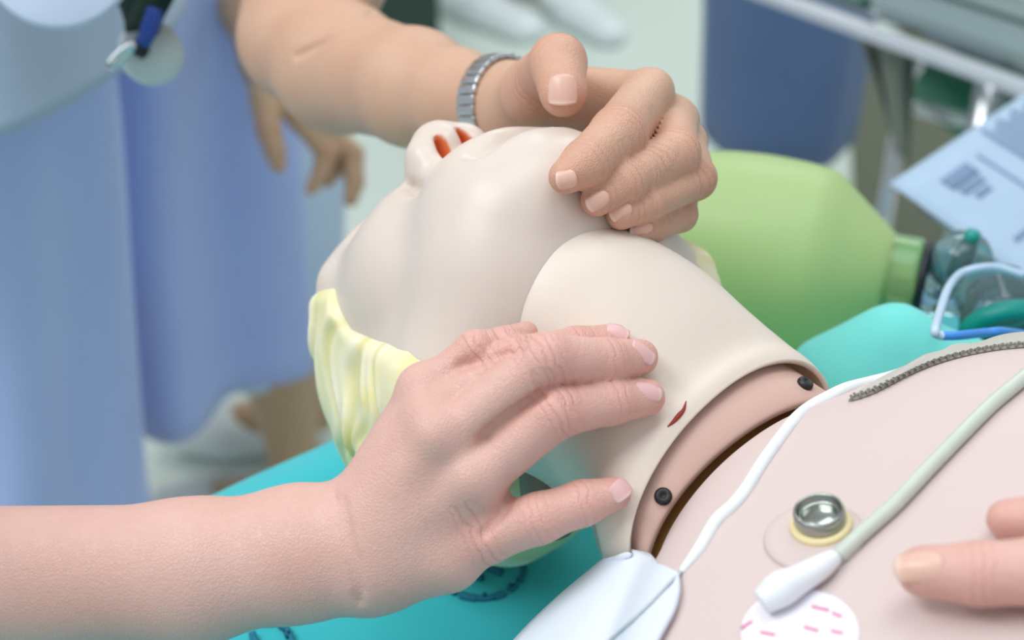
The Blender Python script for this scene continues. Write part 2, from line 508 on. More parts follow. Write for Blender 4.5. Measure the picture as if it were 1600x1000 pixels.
V, nu, nv = loft(PLATE)
plate_t = bvh(V, grid_faces(nu, nv, True))
V2, F2 = shell(V, grid_faces(nu, nv, True).tolist(), nu, nv, 0.003, True)
mobj('neck_plate', V2, F2, M_INNER, manikin)
CORE = [(12.6, 0.8, 1.2, 5.6, 2.6, 6.6, 2.1, 1.0), (15.6, 0.8, 1.0, 5.6, 2.3, 6.5, 2.1, 1.0), (19.5, 0.8, 1.0, 5.6, 2.2, 6.5, 2.1, 1.0)]
V, nu, nv = loft(CORE)
mobj('neck_core', V, grid_faces(nu, nv, True), M_CORE, manikin)
CHEST = [(15.6, 0.8, 1.5, 6.15, 3.3, 8.6, 2.1, 1.1), (15.9, 0.8, 1.5, 6.5, 3.65, 8.7, 2.15, 1.1), (17.2, 1.2, 1.3, 9.6, 4.4, 9.0, 2.5, 0.9), (20.0, 1.4, 0.8, 13.6, 5.6, 6.6, 3.0, 0.5), (24.0, 1.0, 0.8, 16, 6.3, 6.4, 3.0, 0.2),
         (30.0, 0.5, 1.2, 17.5, 6.9, 6.4, 2.9, 0), (40.0, 0, 1.2, 17.5, 7.2, 6.4, 2.8, 0), (52.0, 0, 0.6, 16.5, 7.0, 6.2, 2.7, 0)]
V, nu, nv = loft(CHEST, 160, 10)
chV, chF, chN = V, grid_faces(nu, nv, True), (nu, nv)
chest_t = bvh(V, chF)
V2, F2 = shell(V, chF.tolist(), nu, nv, 0.003, True)
F2.append([(nu - 1) * nv + k for k in range(nv)])
mobj('chest_skin', V2, F2, M_CHEST, manikin)

jt = Field(at(850, 720, .60) - .1, at(850, 720, .60) + .1, .003)
jt.add(Cone(at(835, 620, .605), at(862, 800, .60), .0105, .0125)); V, F = jt.mesh(1)
mobj('neck_joint', V, F, plain('grey_joint', srgb(132, 128, 118), 0.6), manikin)
# ---- hair: a thick moulded cap over the back of the head
M_HAIR = None
def hair_mat():
    t = NT('moulded_blond_hair')
    a = t.attr('strand')
    c = t.mix(a, srgb(226, 219, 166), srgb(247, 244, 226))
    nz = t.noise(45, 3)
    c = t.mix(t.math('MULTIPLY', t.math('POWER', nz.outputs['Fac'], 2.8), 2.6, True), c, srgb(232, 224, 150))
    t.l(c, t.b.inputs['Base Color'])
    t.set(Roughness=0.45, Specular_IOR_Level=0.4, Subsurface_Weight=0.15, Subsurface_Scale=0.004)
    return t.m
M_HAIR = hair_mat()
def hairline(P):
    """signed field in head centimetres: negative where hair grows"""
    b, c = P[..., 1], P[..., 2]
    bl = np.interp(c, [-10, -8.15, -7.0, -3.44, -1.19, -0.31, 0.25, 1.5, 12], [1.2, 2.1, 2.85, 3.5, 4.25, 5.3, 6.2, 6.3, 6.0])
    return np.maximum(b - bl, -(c + 9.4))
hx = hf.copy(); hx.D = hx.D - 0.30
hx.add(Ell((0, -0.9, 1.2), (7.3, 8.4, 5.75)), 0.6)
gx = [(hx.lo[i] + hx.h * np.arange(hx.n[i])).astype(np.float32) for i in range(3)]
PX = np.stack(np.meshgrid(*gx, indexing='ij'), -1)
# strands flow back from the forehead and round towards the nape
ang = np.arctan2(PX[..., 0], PX[..., 1] + 6.0); lat = PX[..., 2]
wob = 0.35 * np.sin(PX[..., 1] * 0.9 + PX[..., 0] * 0.6) + 0.25 * np.sin(PX[..., 2] * 1.3 - PX[..., 1] * 0.5)
q1 = PX[..., 2] * 0.80 + PX[..., 1] * 0.45 + 1.6 * wob
st = np.sin(2.9 * q1) + 0.6 * np.sin(5.9 * q1 + 1.5 * np.sin(PX[..., 1] * 0.8) + 1.0)
hl = hairline(PX)
hx.D += (-0.10 * st * np.clip(-hl / 2.0, 0.02, 1)).astype(np.float32)
hx.D = smax(hx.D, hl.astype(np.float32), 0.6).astype(np.float32)
V, F = hx.mesh(1)
wv_ = 0.35 * np.sin(V[:, 1] * 0.9 + V[:, 0] * 0.6) + 0.25 * np.sin(V[:, 2] * 1.3 - V[:, 1] * 0.5)
q1 = V[:, 2] * 0.80 + V[:, 1] * 0.45 + 1.6 * wv_
strand = 0.55 + 0.28 * np.sin(2.9 * q1) + 0.2 * np.sin(5.9 * q1 + 1.5 * np.sin(V[:, 1] * 0.8) + 1.0)
mobj('hair', O + V @ HM.T, F, M_HAIR, manikin, attrs={'strand': np.clip(strand, 0, 1)})
del PX, ang, lat, wob, st, hx

# ================================================================== hands
M_SKIN_A = skin_mat('skin_rosy', srgb(230, 192, 180), srgb(221, 146, 137), srgb(196, 144, 131))
M_SKIN_B = skin_mat('skin_tan', srgb(220, 184, 158), srgb(212, 138, 120), srgb(176, 128, 104))
M_NAIL = plain('finger_nail', srgb(230, 178, 172), 0.28, scale=300, var=0.05)
M_NAILTIP = plain('finger_nail_pale', srgb(234, 190, 176), 0.28, scale=300, var=0.04)

def px3(px, py, d): return at(px, py, d)
def pr(r, d): return r * d / FPX
class Hand:
    """digits: lists of (px, py, depth, radius in px); arm: same; palm: pairs of such points"""
    def __init__(s, arm, palm, digits, h, kpalm=0.010, kweb=0.007, extra=(), grooves=(), bumps=()):
        allp = list(arm) + [q for pq in palm for q in pq] + [q for dg in digits for q in dg] + [q for pq in extra for q in pq]
        P = np.array([px3(*q[:3]) for q in allp]); R = np.array([pr(q[3], q[2]) for q in allp])
        lo, hi = (P - R[:, None]).min(0), (P + R[:, None]).max(0)
        base = Field(lo, hi, h)
        def cone(q, w, f=1.0):
            a, b = px3(*q[:3]), px3(*w[:3])
            return Cone(a, b, pr(q[3], q[2]), pr(w[3], w[2]), n=-nrm(a + b - 2 * CAM) if f != 1 else None, f=f)
        for q, w in zip(arm[:-1], arm[1:]): base.add(cone(q, w, 0.86), 0.012)
        for q, w in palm: base.add(cone(q, w), kpalm)
        for q, w in extra: base.add(cone(q, w), 0.006)
        res = base.D.copy()
        s.axes = []
        for dg in digits:
            fld = base.copy(); fld.D[:] = 1.0
            for q, w in zip(dg[:-1], dg[1:]): fld.add(cone(q, w), 0.003)
            res = np.minimum(res, smin(base.D, fld.D, kweb))
            for i in range(1, len(dg) - 1):
                c = px3(*dg[i][:3]); ax = nrm(px3(*dg[i + 1][:3]) - px3(*dg[i - 1][:3])); s.axes.append((c, ax, pr(dg[i][3], dg[i][2]), i))
        base.D = res
        for q in bumps: base.add(Ball(px3(*q[:3]), pr(q[3], q[2])), 0.007)
        if grooves:
            V0, F0 = base.mesh(1); t0 = bvh(V0, F0)
            for line, rr in grooves:
                pts = [hit(t0, *p)[0] for p in catmull(np.array(line, float), 6 * len(line))]; pts = [p for p in pts if p is not None]
                if len(pts) < 2: continue
                pts = np.array(pts)
                for q, w in zip(pts[:-1], pts[1:]): base.cut(Cone(q, w, rr, rr), 0.0022)
        s.V, s.F = base.mesh(2)
        s.tree = bvh(s.V, s.F)
        n = len(s.V); s.along = np.zeros(n); s.crease = np.zeros(n); s.blush = np.zeros(n)
        for c, ax, r, i in s.axes:
            v = s.V - c; al = v @ ax; dd = (v ** 2).sum(1)
            m = np.exp(-(al / (0.55 * r)) ** 2) * (dd < (2.2 * r) ** 2) * (1.0 if i == 1 else 0.6)
            b = m > s.crease; s.crease[b] = m[b]; s.along[b] = al[b]
            s.blush = np.maximum(s.blush, 0.55 * np.exp(-dd / (1.3 * r) ** 2))
        for dg in digits:
            c = px3(*dg[-1][:3]); r = pr(dg[-1][3], dg[-1][2])
            s.blush = np.maximum(s.blush, 0.6 * np.exp(-((s.V - c) ** 2).sum(1) / (1.4 * r) ** 2))
    def attrs(s): return {'along': s.along, 'crease': s.crease, 'blush': s.blush}
def nail_mat(name, bed, tip):
    t = NT(name); nz = t.noise(300, 3)
    c = t.mix(nz.outputs['Fac'], bed, tuple(x * 0.94 for x in bed[:3]) + (1,))
    t.l(t.mix(t.attr('free_edge'), c, tip), t.b.inputs['Base Color'])
    t.set(Roughness=0.3, Specular_IOR_Level=0.45, Subsurface_Weight=0.1, Subsurface_Scale=0.002)
    return t.m
M_NAIL = nail_mat('finger_nail', srgb(234, 188, 186), srgb(234, 200, 190))
M_NAILTIP = nail_mat('finger_nail_pale', srgb(230, 186, 168), srgb(234, 202, 186))
def nail(hand, cx, cy, ang, L, Wd, parent, mat, name='fingernail'):
    """curved nail plate seated on the finger: centre, direction of the fingertip (degrees, image), length and width in px"""
    ca, sa = math.cos(math.radians(ang)), math.sin(math.radians(ang))
    hits = [hit(hand.tree, cx + dx, cy + dy) for dx in (-5, 0, 5) for dy in (-5, 0, 5)]
    hits = [q for q in hits if q[0] is not None]
    n0 = nrm(sum(q[1] for q in hits)); h0 = near(hand.tree, sum(q[0] for q in hits) / len(hits))[0]
    def tan(dx, dy, px):
        d = proj(h0)[2]; t = (RGT * dx - UPV * dy); t = t - n0 * (t @ n0) / 1.0
        t = nrm(t); s1 = np.array(proj(h0 + t * .001)[:2]) - np.array(proj(h0)[:2])
        return t, min(px * .001 / np.linalg.norm(s1), px * 1.5 * d / FPX)
    u, Lm = tan(ca, sa, L); v = np.cross(n0, u); v, Wm = tan(*(np.array(proj(h0 + v * .001)[:2]) - np.array(proj(h0)[:2])) * np.array([1, 1]), Wd); v = nrm(np.cross(n0, u))
    nu, nv = 13, 13; P = []; tip = []
    rc = Wm * 0.60
    for i in range(nu):
        for j in range(nv):
            a, b = -1 + 2 * i / (nu - 1), -1 + 2 * j / (nv - 1)
            aa = a * math.sqrt(1 - b * b * 0.34); bb = b * math.sqrt(1 - a * a * 0.30) * (1 - 0.16 * max(0, -a) ** 2)
            x, y = aa * Lm / 2, bb * Wm / 2
            z = -(rc - math.sqrt(max(rc * rc - y * y, 0))) - 0.9 * x * x / max(Lm, 1e-4) * 0.35 + 0.0006
            if aa > 0.75: z += (aa - 0.75) * 0.0012
            P.append(h0 + u * x + v * y + n0 * z); tip.append(min(1, max(0, (aa - 0.66 + 0.12 * bb * bb) / 0.12)))
    P = np.array(P); F = grid_faces(nu, nv)
    th = 0.0005
    V2, F2 = shell(P, F.tolist(), nu, nv, th if np.cross(P[nv] - P[0], P[1] - P[0]) @ n0 < 0 else -th)
    return mobj(name, V2, F2, mat, parent, attrs={'free_edge': tip + tip})

handL = Hand(
    arm=[(-420, 930, .535, 128), (-120, 908, .535, 116), (300, 893, .535, 104), (470, 864, .535, 97), (552, 858, .533, 93)],
    palm=[((560, 815, .533, 58), (662, 618, .527, 40)), ((570, 835, .530, 60), (672, 650, .521, 42)), ((580, 860, .528, 62), (690, 690, .516, 46)),
          ((590, 885, .529, 62), (738, 752, .518, 46)), ((580, 890, .532, 58), (700, 872, .527, 52)), ((690, 855, .529, 52), (760, 790, .527, 42))],
    digits=[[(738, 752, .518, 42), (868, 644, .512, 41), (955, 628, .523, 35), (1010, 621, .532, 30)],
            [(690, 690, .516, 41), (852, 560, .510, 40), (945, 564, .524, 35), (1000, 558, .536, 29)],
            [(672, 650, .521, 42), (805, 562, .522, 37), (900, 540, .536, 29), (960, 530, .541, 25)],
            [(662, 618, .527, 38), (742, 545, .524, 28), (790, 535, .530, 24), (822, 521, .538, 20)],
            [(690, 862, .527, 52), (760, 836, .523, 44), (842, 810, .517, 39), (910, 786, .519, 35), (960, 771, .520, 27)]],
    h=0.0012, kweb=0.0042, grooves=[([(520, 770), (530, 815), (545, 865), (558, 925), (564, 945)], .0004), ([(534, 775), (546, 830), (560, 880), (568, 930)], .0003), ([(752, 684), (775, 664), (800, 645), (825, 628), (850, 613)], .0014), ([(803, 549), (775, 557), (745, 566), (715, 573)], .0009), ([(795, 790), (772, 815), (752, 838)], .0006), ([(805, 760), (790, 790), (775, 806)], .0005)], bumps=[(738, 745, .5135, 34), (682, 672, .512, 34), (658, 600, .524, 28)],
    extra=[((600, 800, .520, 14), (680, 680, .5085, 16)), ((610, 835, .519, 14), (735, 745, .511, 16)), ((590, 775, .524, 12), (662, 640, .514, 14))])
person_front = mobj('person', handL.V, handL.F, M_SKIN_A, attrs=handL.attrs())
tag(person_front, 'bare forearm and hand pressing two fingers on the manikin neck', 'person')
for a in [(1015, 609, -8, 42, 34), (1007, 548, 8, 42, 34), (966, 516, 14, 38, 24), (971, 764, 50, 32, 38)]:
    nail(handL, *a, person_front, M_NAIL)

handR = Hand(
    arm=[(500, -60, .86, 118), (470, 60, .85, 92), (530, 105, .815, 97), (650, 138, .75, 86), (715, 152, .72, 68), (765, 160, .70, 56), (800, 165, .69, 54)],
    palm=[((800, 150, .69, 46), (1005, 150, .622, 40)), ((800, 165, .69, 50), (1052, 190, .63, 36)), ((800, 180, .69, 48), (1068, 222, .645, 34)), ((810, 190, .69, 46), (1066, 255, .655, 30)),
          ((800, 170, .685, 52), (842, 135, .645, 44)), ((842, 140, .65, 44), (960, 170, .635, 36))],
    digits=[[(1008, 152, .618, 40), (966, 210, .575, 44), (915, 256, .555, 38), (884, 276, .549, 28)],
            [(1052, 190, .628, 36), (1056, 240, .59, 38), (975, 285, .566, 33), (932, 313, .559, 26)],
            [(1068, 222, .645, 34), (1086, 279, .60, 33), (1010, 318, .575, 28), (970, 336, .567, 24)],
            [(1066, 255, .655, 30), (1062, 335, .605, 27), (1022, 353, .588, 24), (996, 362, .578, 20)],
            [(830, 150, .65, 46), (850, 120, .635, 42), (872, 98, .605, 44), (880, 145, .592, 38)]],
    h=0.0013, kweb=0.005, grooves=[([(462, 88), (500, 68), (545, 40), (582, 18)], .0015)], bumps=[(1022, 138, .612, 28), (1056, 186, .624, 24)])
person_a = mobj('person', handR.V, handR.F, M_SKIN_B, attrs=handR.attrs())
for a in [(879, 140, 90, 50, 52), (885, 281, 170, 34, 32), (934, 314, 150, 40, 28), (970, 331, 155, 38, 26), (1002, 359, 165, 38, 20)]:
    nail(handR, *a, person_a, M_NAILTIP)
# ================================================================== room
M_FLOOR = NT('terrazzo_floor')
nz = M_FLOOR.noise(2.2, 3); sp = M_FLOOR.noise(160, 3, 0.7)
cc = M_FLOOR.mix(nz.outputs['Fac'], srgb(212, 225, 216), srgb(222, 234, 227))
cc = M_FLOOR.mix(M_FLOOR.math('MULTIPLY', sp.outputs['Fac'], 0.25), cc, srgb(184, 198, 188))
M_FLOOR.l(cc, M_FLOOR.b.inputs['Base Color']); M_FLOOR.set(Roughness=0.35, Specular_IOR_Level=0.4)
M_FLOOR = M_FLOOR.m
M_WALL = plain('wall_paint', srgb(222, 226, 220), 0.8, scale=3, var=0.03)
def slab(name, c, sx, sy, sz, mat, kind=None, parent=None, R=None, bev=0.0):
    V, F = boxm(c, sx, sy, sz, R, bev)
    o = mobj(name, V, F, mat, parent, smooth=False)
    if kind: o['kind'] = kind
    return o
slab('floor', (0, 2.0, -0.05), 3.6, 3.6, 0.05, M_FLOOR, 'structure')
slab('wall_back', (0, 5.65, 1.4), 3.6, 0.05, 1.4, M_WALL, 'structure')
slab('baseboard_back', (0, 5.585, 0.06), 3.6, 0.015, 0.06, plain('baseboard_paint', srgb(150, 160, 156), 0.6), 'structure')

BR = np.stack([FOOT, LEFT, ZUP], 1)       # bed frame axes
def bz(s, l, z): return O * np.array([1, 1, 0]) + FOOT * s + LEFT * l + ZUP * z   # metres, z absolute

# ------------------------------------------------------------------ bed and drape
M_STEEL = plain('brushed_steel', srgb(200, 205, 208), 0.25, 1.0, var=0.03, scale=200)
M_CHROME = plain('chrome', srgb(225, 228, 230), 0.08, 1.0, var=0.01)
M_MATT = cloth_mat('mattress_vinyl', srgb(70, 90, 110), weave=300, rough=0.5)
bed = thing('hospital_bed', 'narrow hospital bed with steel frame under the teal drape', 'bed', bz(0.7, -0.03, 0))
slab('mattress', bz(0.70, -0.03, BED_Z - 0.053), 0.79, 0.355, 0.048, M_MATT, None, bed, BR, 0.03)
slab('bed_frame', bz(0.70, -0.03, BED_Z - 0.135), 0.78, 0.35, 0.03, M_STEEL, None, bed, BR, 0.008)
for s in (0.0, 1.4):
    for l in (-0.33, 0.27):
        V, F = tube([bz(s, l, 0.0), bz(s, l, BED_Z - 0.16)], 0.018, 12)
        mobj('leg', V, F, M_STEEL, bed)
def drape_mat():
    t = NT('teal_drape_cloth')
    nz = t.noise(9, 4)
    t.l(t.mix(nz.outputs['Fac'], srgb(40, 178, 190), srgb(70, 204, 212)), t.b.inputs['Base Color'])
    t.set(Roughness=0.75, Specular_IOR_Level=0.25, Sheen_Weight=0.3)
    t.bump(t.noise(700, 2).outputs['Fac'], 0.25, 0.0005)
    return t.m
M_DRAPE = drape_mat()
# the drape: top sheet over the mattress, falling over all four edges
def drape():
    s0, s1, l0, l1 = -0.112, 1.52, -0.405, 0.345
    ds = 0.022
    S_ = np.arange(s0 - 0.24, s1 + 0.2401, ds); L_ = np.arange(l0 - 0.24, l1 + 0.2401, ds)
    V = []
    for s in S_:
        for l in L_:
            es = max(s0 - s, 0, s - s1); el = max(l0 - l, 0, l - l1)
            drop = max(es, el)
            cs = min(max(s, s0), s1); cl = min(max(l, l0), l1)
            # fold over the rounded edge
            out = 0.018 * (1 - math.exp(-drop / 0.02)) + (0.008 * math.sin(38 * (cs + cl)) + 0.006 * math.sin(23 * cs - 31 * cl)) * min(1, drop / 0.1)
            ns = np.sign(s - cs) if es >= el and es > 0 else 0; nl = np.sign(l - cl) if el > es else 0
            z = BED_Z - drop * (0.98 if drop < 0.24 else 0.98)
            wr = 0.0025 * mnoise.noise(Vector((s * 9, l * 9, 0.3))) + 0.0012 * mnoise.noise(Vector((s * 26, l * 22, 2.0)))
            if drop == 0: z += wr - 0.0015
            V.append(bz(cs + ns * out, cl + nl * out, z))
    F = grid_faces(len(S_), len(L_))
    return shell(np.array(V), F.tolist(), len(S_), len(L_), 0.0015)
V, F = drape()
drape_o = mobj('bed_drape', V, F, M_DRAPE)
tag(drape_o, 'smooth teal cloth drape spread over the bed under the manikin', 'drape')
M_INK = plain('dark_blue_ink', srgb(24, 120, 146), 0.8)
def stamp(px, py, r, parts=16, rot=0.0):
    """ring of smudged strokes printed on the cloth"""
    c = onplane(px, py, BED_Z + 0.0016)
    out = []
    for k in range(parts):
        a0 = 2 * math.pi * k / parts + rot; a1 = a0 + 2 * math.pi / parts * (0.98 if k % 3 else 0.7)
        pts = [c + r * (math.cos(a) * FOOT + math.sin(a) * LEFT) for a in np.linspace(a0, a1, 5)]
        out.append(ribbon(pts, 0.0011 + 0.0004 * (k % 2), 0.0004))
        if k % 2 == 0:
            a = (a0 + a1) / 2
            out.append(ribbon([c + q * r * (math.cos(a) * FOOT + math.sin(a) * LEFT) for q in (0.86, 0.92, 1.0)], 0.001, 0.0004))
    out.append(ribbon([c + r * (0.45 * FOOT * q - 0.1 * LEFT * (1 - q * q) + 0.25 * LEFT) for q in (-1, -0.4, 0.3, 1)], 0.0016, 0.0004))
    out.append(ribbon([c + r * (0.3 * FOOT * q - 0.3 * LEFT + 0.1 * LEFT * q) for q in (-1, 0, 1)], 0.0013, 0.0004))
    V, F = join(out)
    return mobj('printed_stamp', V, F, M_INK, drape_o)
def ribbon(pts, w, th):
    pts = np.asarray(pts, float); T = np.gradient(pts, axis=0); T /= np.linalg.norm(T, axis=1)[:, None]
    N = np.cross(T, ZUP); N /= np.linalg.norm(N, axis=1)[:, None] + 1e-9
    V = np.stack([pts - N * w - ZUP * 0.002, pts - N * w + ZUP * th, pts + N * w + ZUP * th, pts + N * w - ZUP * 0.002], 1).reshape(-1, 3)
    F = grid_faces(len(pts), 4, True).tolist()
    return V, F
stamp(752, 885, 0.021)
stamp(395, 1010, 0.018, rot=0.4)

# second cloth, bunched up beside the far shoulder
M_GREENCLOTH = cloth_mat('turquoise_cloth', srgb(120, 222, 214), weave=700)
g = Field(at(1400, 560, .69) - 0.13, at(1400, 560, .69) + 0.13, 0.004)
def pc(a, b, f=1.0): return Cone(px3(*a[:3]), px3(*b[:3]), pr(a[3], a[2]), pr(b[3], b[2]))
g.add(pc((1310, 590, .70, 58), (1400, 540, .69, 56)), 0.02)
g.add(pc((1400, 540, .69, 56), (1490, 572, .68, 42)), 0.02)
g.add(pc((1340, 640, .70, 90), (1480, 640, .69, 85)), 0.03)
g.add(pc((1360, 700, .71, 110), (1470, 700, .70, 110)), 0.03)
gx = [(g.lo[i] + g.h * np.arange(g.n[i])).astype(np.float32) for i in range(3)]
X, Y, Z = gx[0][:, None, None], gx[1][None, :, None], gx[2][None, None, :]
g.D += (0.0022 * np.sin(55 * X + 40 * Y) + 0.0016 * np.sin(90 * Z - 60 * X)).astype(np.float32)
g.D = np.maximum(g.D, (BED_Z + 0.003 - Z)).astype(np.float32)
V, F = g.mesh(2)
tag(mobj('folded_cloth', V, F, M_GREENCLOTH), 'bunched turquoise cloth lying beside the far shoulder in front of the bag', 'cloth')

# ------------------------------------------------------------------ resuscitator bag
M_BAG = NT('green_silicone')
nz = M_BAG.noise(12, 3)
M_BAG.l(M_BAG.mix(nz.outputs['Fac'], srgb(204, 226, 160), srgb(212, 232, 178)), M_BAG.b.inputs['Base Color'])
M_BAG.set(Roughness=0.45, Subsurface_Weight=0.3, Subsurface_Scale=0.03, Specular_IOR_Level=0.3, Transmission_Weight=0.25)
_tr = M_BAG.n('ShaderNodeBsdfTranslucent'); _tr.inputs[0].default_value = srgb(225, 245, 170)
_mx = M_BAG.n('ShaderNodeMixShader'); _mx.inputs[0].default_value = 0.28
M_BAG.l(M_BAG.b.outputs[0], _mx.inputs[1]); M_BAG.l(_tr.outputs[0], _mx.inputs[2]); M_BAG.l(_mx.outputs[0], M_BAG.t.nodes['Material Output'].inputs[0])
M_BAG = M_BAG.m
M_CLEARGREEN = glass_mat('clear_green_collar', srgb(170, 205, 140), 0.15, 0.6)
M_CLEAR = glass_mat('clear_plastic', srgb(170, 200, 206), 0.06, 0.88, 1.45)
M_TEALRUB = plain('teal_rubber', srgb(0, 150, 140), 0.4)
M_BLKRUB = plain('black_gasket', srgb(28, 34, 42), 0.45)
bc0, bc1 = at(985, 352, .872), at(1418, 434, .822)
bax = nrm(bc1 - bc0); BL = np.linalg.norm(bc1 - bc0)
bagT = thing('resuscitator_bag', 'pale green squeeze bag with clear valve lying behind the manikin neck', 'resuscitator', bc0)
prof = [(0.018, -0.03), (0.019, -0.012), (0.021, -0.006), (0.034, 0.004), (0.046, 0.022), (0.0535, 0.045), (0.0562, 0.07), (0.0562, 0.092), (0.0552, 0.107), (0.0535, 0.116), (0.0490, 0.124), (0.0420, 0.133), (0.0345, 0.143), (0.0270, 0.153), (0.0238, 0.157), (0.0225, 0.1585)]
k = BL / 0.168
PR = catmull(np.array(prof), 90)
V, F = lathe([(r, h * k) for r, h in PR], bc0, bax, 72)
mobj('squeeze_bag', V, F, M_BAG, bagT)
prof = [(0.0228, 0.1540), (0.0236, 0.1545)] + [(0.0236 + (0.0007 if i % 2 else 0), 0.156 + i * 0.0022) for i in range(8)] + [(0.0226, 0.174), (0.015, 0.1745)]
V, F = lathe([(r, h * k) for r, h in prof], bc0, bax, 48)
mobj('collar', V, F, M_CLEARGREEN, bagT)
V, F = lathe([(0.012, 0.1742 * k), (0.0222, 0.1745 * k), (0.0228, 0.176 * k), (0.0222, 0.1785 * k), (0.012, 0.179 * k)], bc0, bax, 40)
mobj('gasket', V, F, M_BLKRUB, bagT)
vb = bc0 + bax * 0.179 * k
V, F = lathe([(0.019, 0), (0.0195, 0.004), (0.017, 0.010), (0.017, 0.026), (0.0185, 0.028), (0.0185, 0.032), (0.012, 0.034)], vb, bax, 40)
valve = mobj('valve_housing', V, F, M_CLEAR, bagT)
du = nrm(ZUP + 0.15 * RGT - 0.1 * FWD)
V, F = lathe([(0.0165, 0.004), (0.0168, 0.016), (0.0155, 0.022), (0.011, 0.028), (0.004, 0.030)], at(1490, 440, .808), du, 36)
mobj('inlet_dome', V, F, M_CLEAR, bagT)
V, F = lathe([(0.004, 0.006), (0.0042, 0.030), (0.0042, 0.034), (0.002, 0.0345)], at(1490, 440, .808), du, 20)
mobj('inlet_stem', V, F, M_TEALRUB, valve)
# second housing with the teal ring
ec = at(1566, 506, .765); eu = nrm(np.array([-.1, .86, .46]))
V, F = lathe([(0.0215, -0.004), (0.0218, 0.006), (0.0205, 0.010), (0.0205, 0.020), (0.0185, 0.026), (0.012, 0.0315), (0.004, 0.033)], ec, eu, 44)
elbow = mobj('exhale_housing', V, F, M_CLEAR, bagT)
V, F = lathe([(0.0165, -0.006), (0.0215, -0.0075), (0.0238, -0.004), (0.0238, 0.001), (0.0215, 0.003), (0.0165, 0.002), (0.0165, -0.006)], ec, eu, 44, close=False)
mobj('valve_ring', V, F, M_TEALRUB, elbow)
V, F = lathe([(0.0005, 0.0005), (0.0150, 0.0005), (0.0165, 0.0015), (0.0165, 0.0035), (0.0005, 0.0035)], ec, eu, 40)
mobj('diaphragm', V, F, plain('green_diaphragm', srgb(120, 178, 120), 0.4), elbow)
V, F = tube([vb + bax * 0.030, at(1530, 470, .79), ec + eu * 0.012], [0.013, 0.013, 0.012], 24, 10)
mobj('connecting_neck', V, F, M_CLEAR, bagT)

# narrow tubing in front of the valve
M_TUBE = plain('pale_blue_tube', srgb(196, 220, 244), 0.3, scale=60)
M_TUBEB = plain('bright_blue_tube', srgb(70, 150, 235), 0.3, scale=60)
def pxpath(P): return [at(*p) for p in P]
V, F = tube(pxpath([(1600, 430, .735), (1560, 418, .735), (1528, 419, .73), (1500, 428, .725), (1482, 450, .69), (1471, 480, .660), (1461, 515, .63), (1464, 522, .629), (1474, 525, .629)]), 0.0021, 12, 60)
tubing = thing('oxygen_tubing', 'kinked thin pale blue tube bent in front of the clear valve', 'tube', at(1474, 525, .71))
mobj('pale_tube', V, F, M_TUBE, tubing)
V, F = tube(pxpath([(1472, 524.5, .629), (1500, 524, .63), (1540, 520, .64), (1575, 519, .65), (1640, 535, .72), (1700, 590, .72)]), 0.0021, 12, 40)
tag(mobj('blue_tube', V, F, M_TUBEB, tubing), 'bright blue lower end')
# ------------------------------------------------------------------ details of the manikin
def bump_disc(tree, px, py, prof, mat, name, parent, seg=40, lift=0.0, close=True):
    h, n = hit(tree, px, py)
    V, F = lathe(prof, h + n * lift, n, seg, close)
    return mobj(name, V, F, mat, parent), h, n
M_CREAM = plain('cream_ring', srgb(244, 226, 176), 0.5)
M_STUD = plain('worn_steel', srgb(170, 175, 168), 0.22, 1.0, var=0.08, scale=150)
bo, h0, n0 = bump_disc(chest_t, 1272, 838, [(0.0165, -0.003), (0.0168, 0.0002), (0.0160, 0.0010), (0.0130, 0.0014), (0.001, 0.0015)], M_CHEST, 'contact_boss', manikin)
h1, n1 = hit(chest_t, 1284, 826)
V, F = lathe([(0.0098, 0.0005), (0.0104, 0.0014), (0.0104, 0.0026), (0.0095, 0.0034), (0.001, 0.0036)], h1, n0, 40)
mobj('stud_washer', V, F, M_CREAM, bo)
V, F = lathe([(0.0072, 0.003), (0.0084, 0.0034), (0.0088, 0.0045), (0.0086, 0.0075), (0.0083, 0.0086), (0.0078, 0.0088), (0.0074, 0.0083), (0.0071, 0.0060), (0.0060, 0.0056), (0.0052, 0.0064), (0.001, 0.0066)], h1, n0, 48)
mobj('snap_stud', V, F, M_STUD, bo)
# screws on the neck plate
for px, py in ((1257, 601), (1036, 776)):
    hh, nn = hit(plate_t, px, py)
    if hh is None: hh, nn = hit(neck_t, px, py)
    V, F = lathe([(0.0032, -0.002), (0.0034, 0.0008), (0.0030, 0.0019), (0.0014, 0.0023), (0.0009, 0.0012), (0.0004, 0.0012)], hh, nn, 20)
    mobj('screw', V, F, M_BLACKSCREW, manikin)
# slit in the neck skin
pts = []
for px, py in ((1072, 627), (1068, 640), (1060, 650), (1051, 660), (1043, 667)):
    hh, nn = hit(neck_t, px, py); pts.append(hh + nn * 0.0001)
V, F = tube(pts, [0.0002, 0.0007, 0.0010, 0.0007, 0.0002], 8, 24)
mobj('neck_slit', V, F, M_CUT, neck_o)

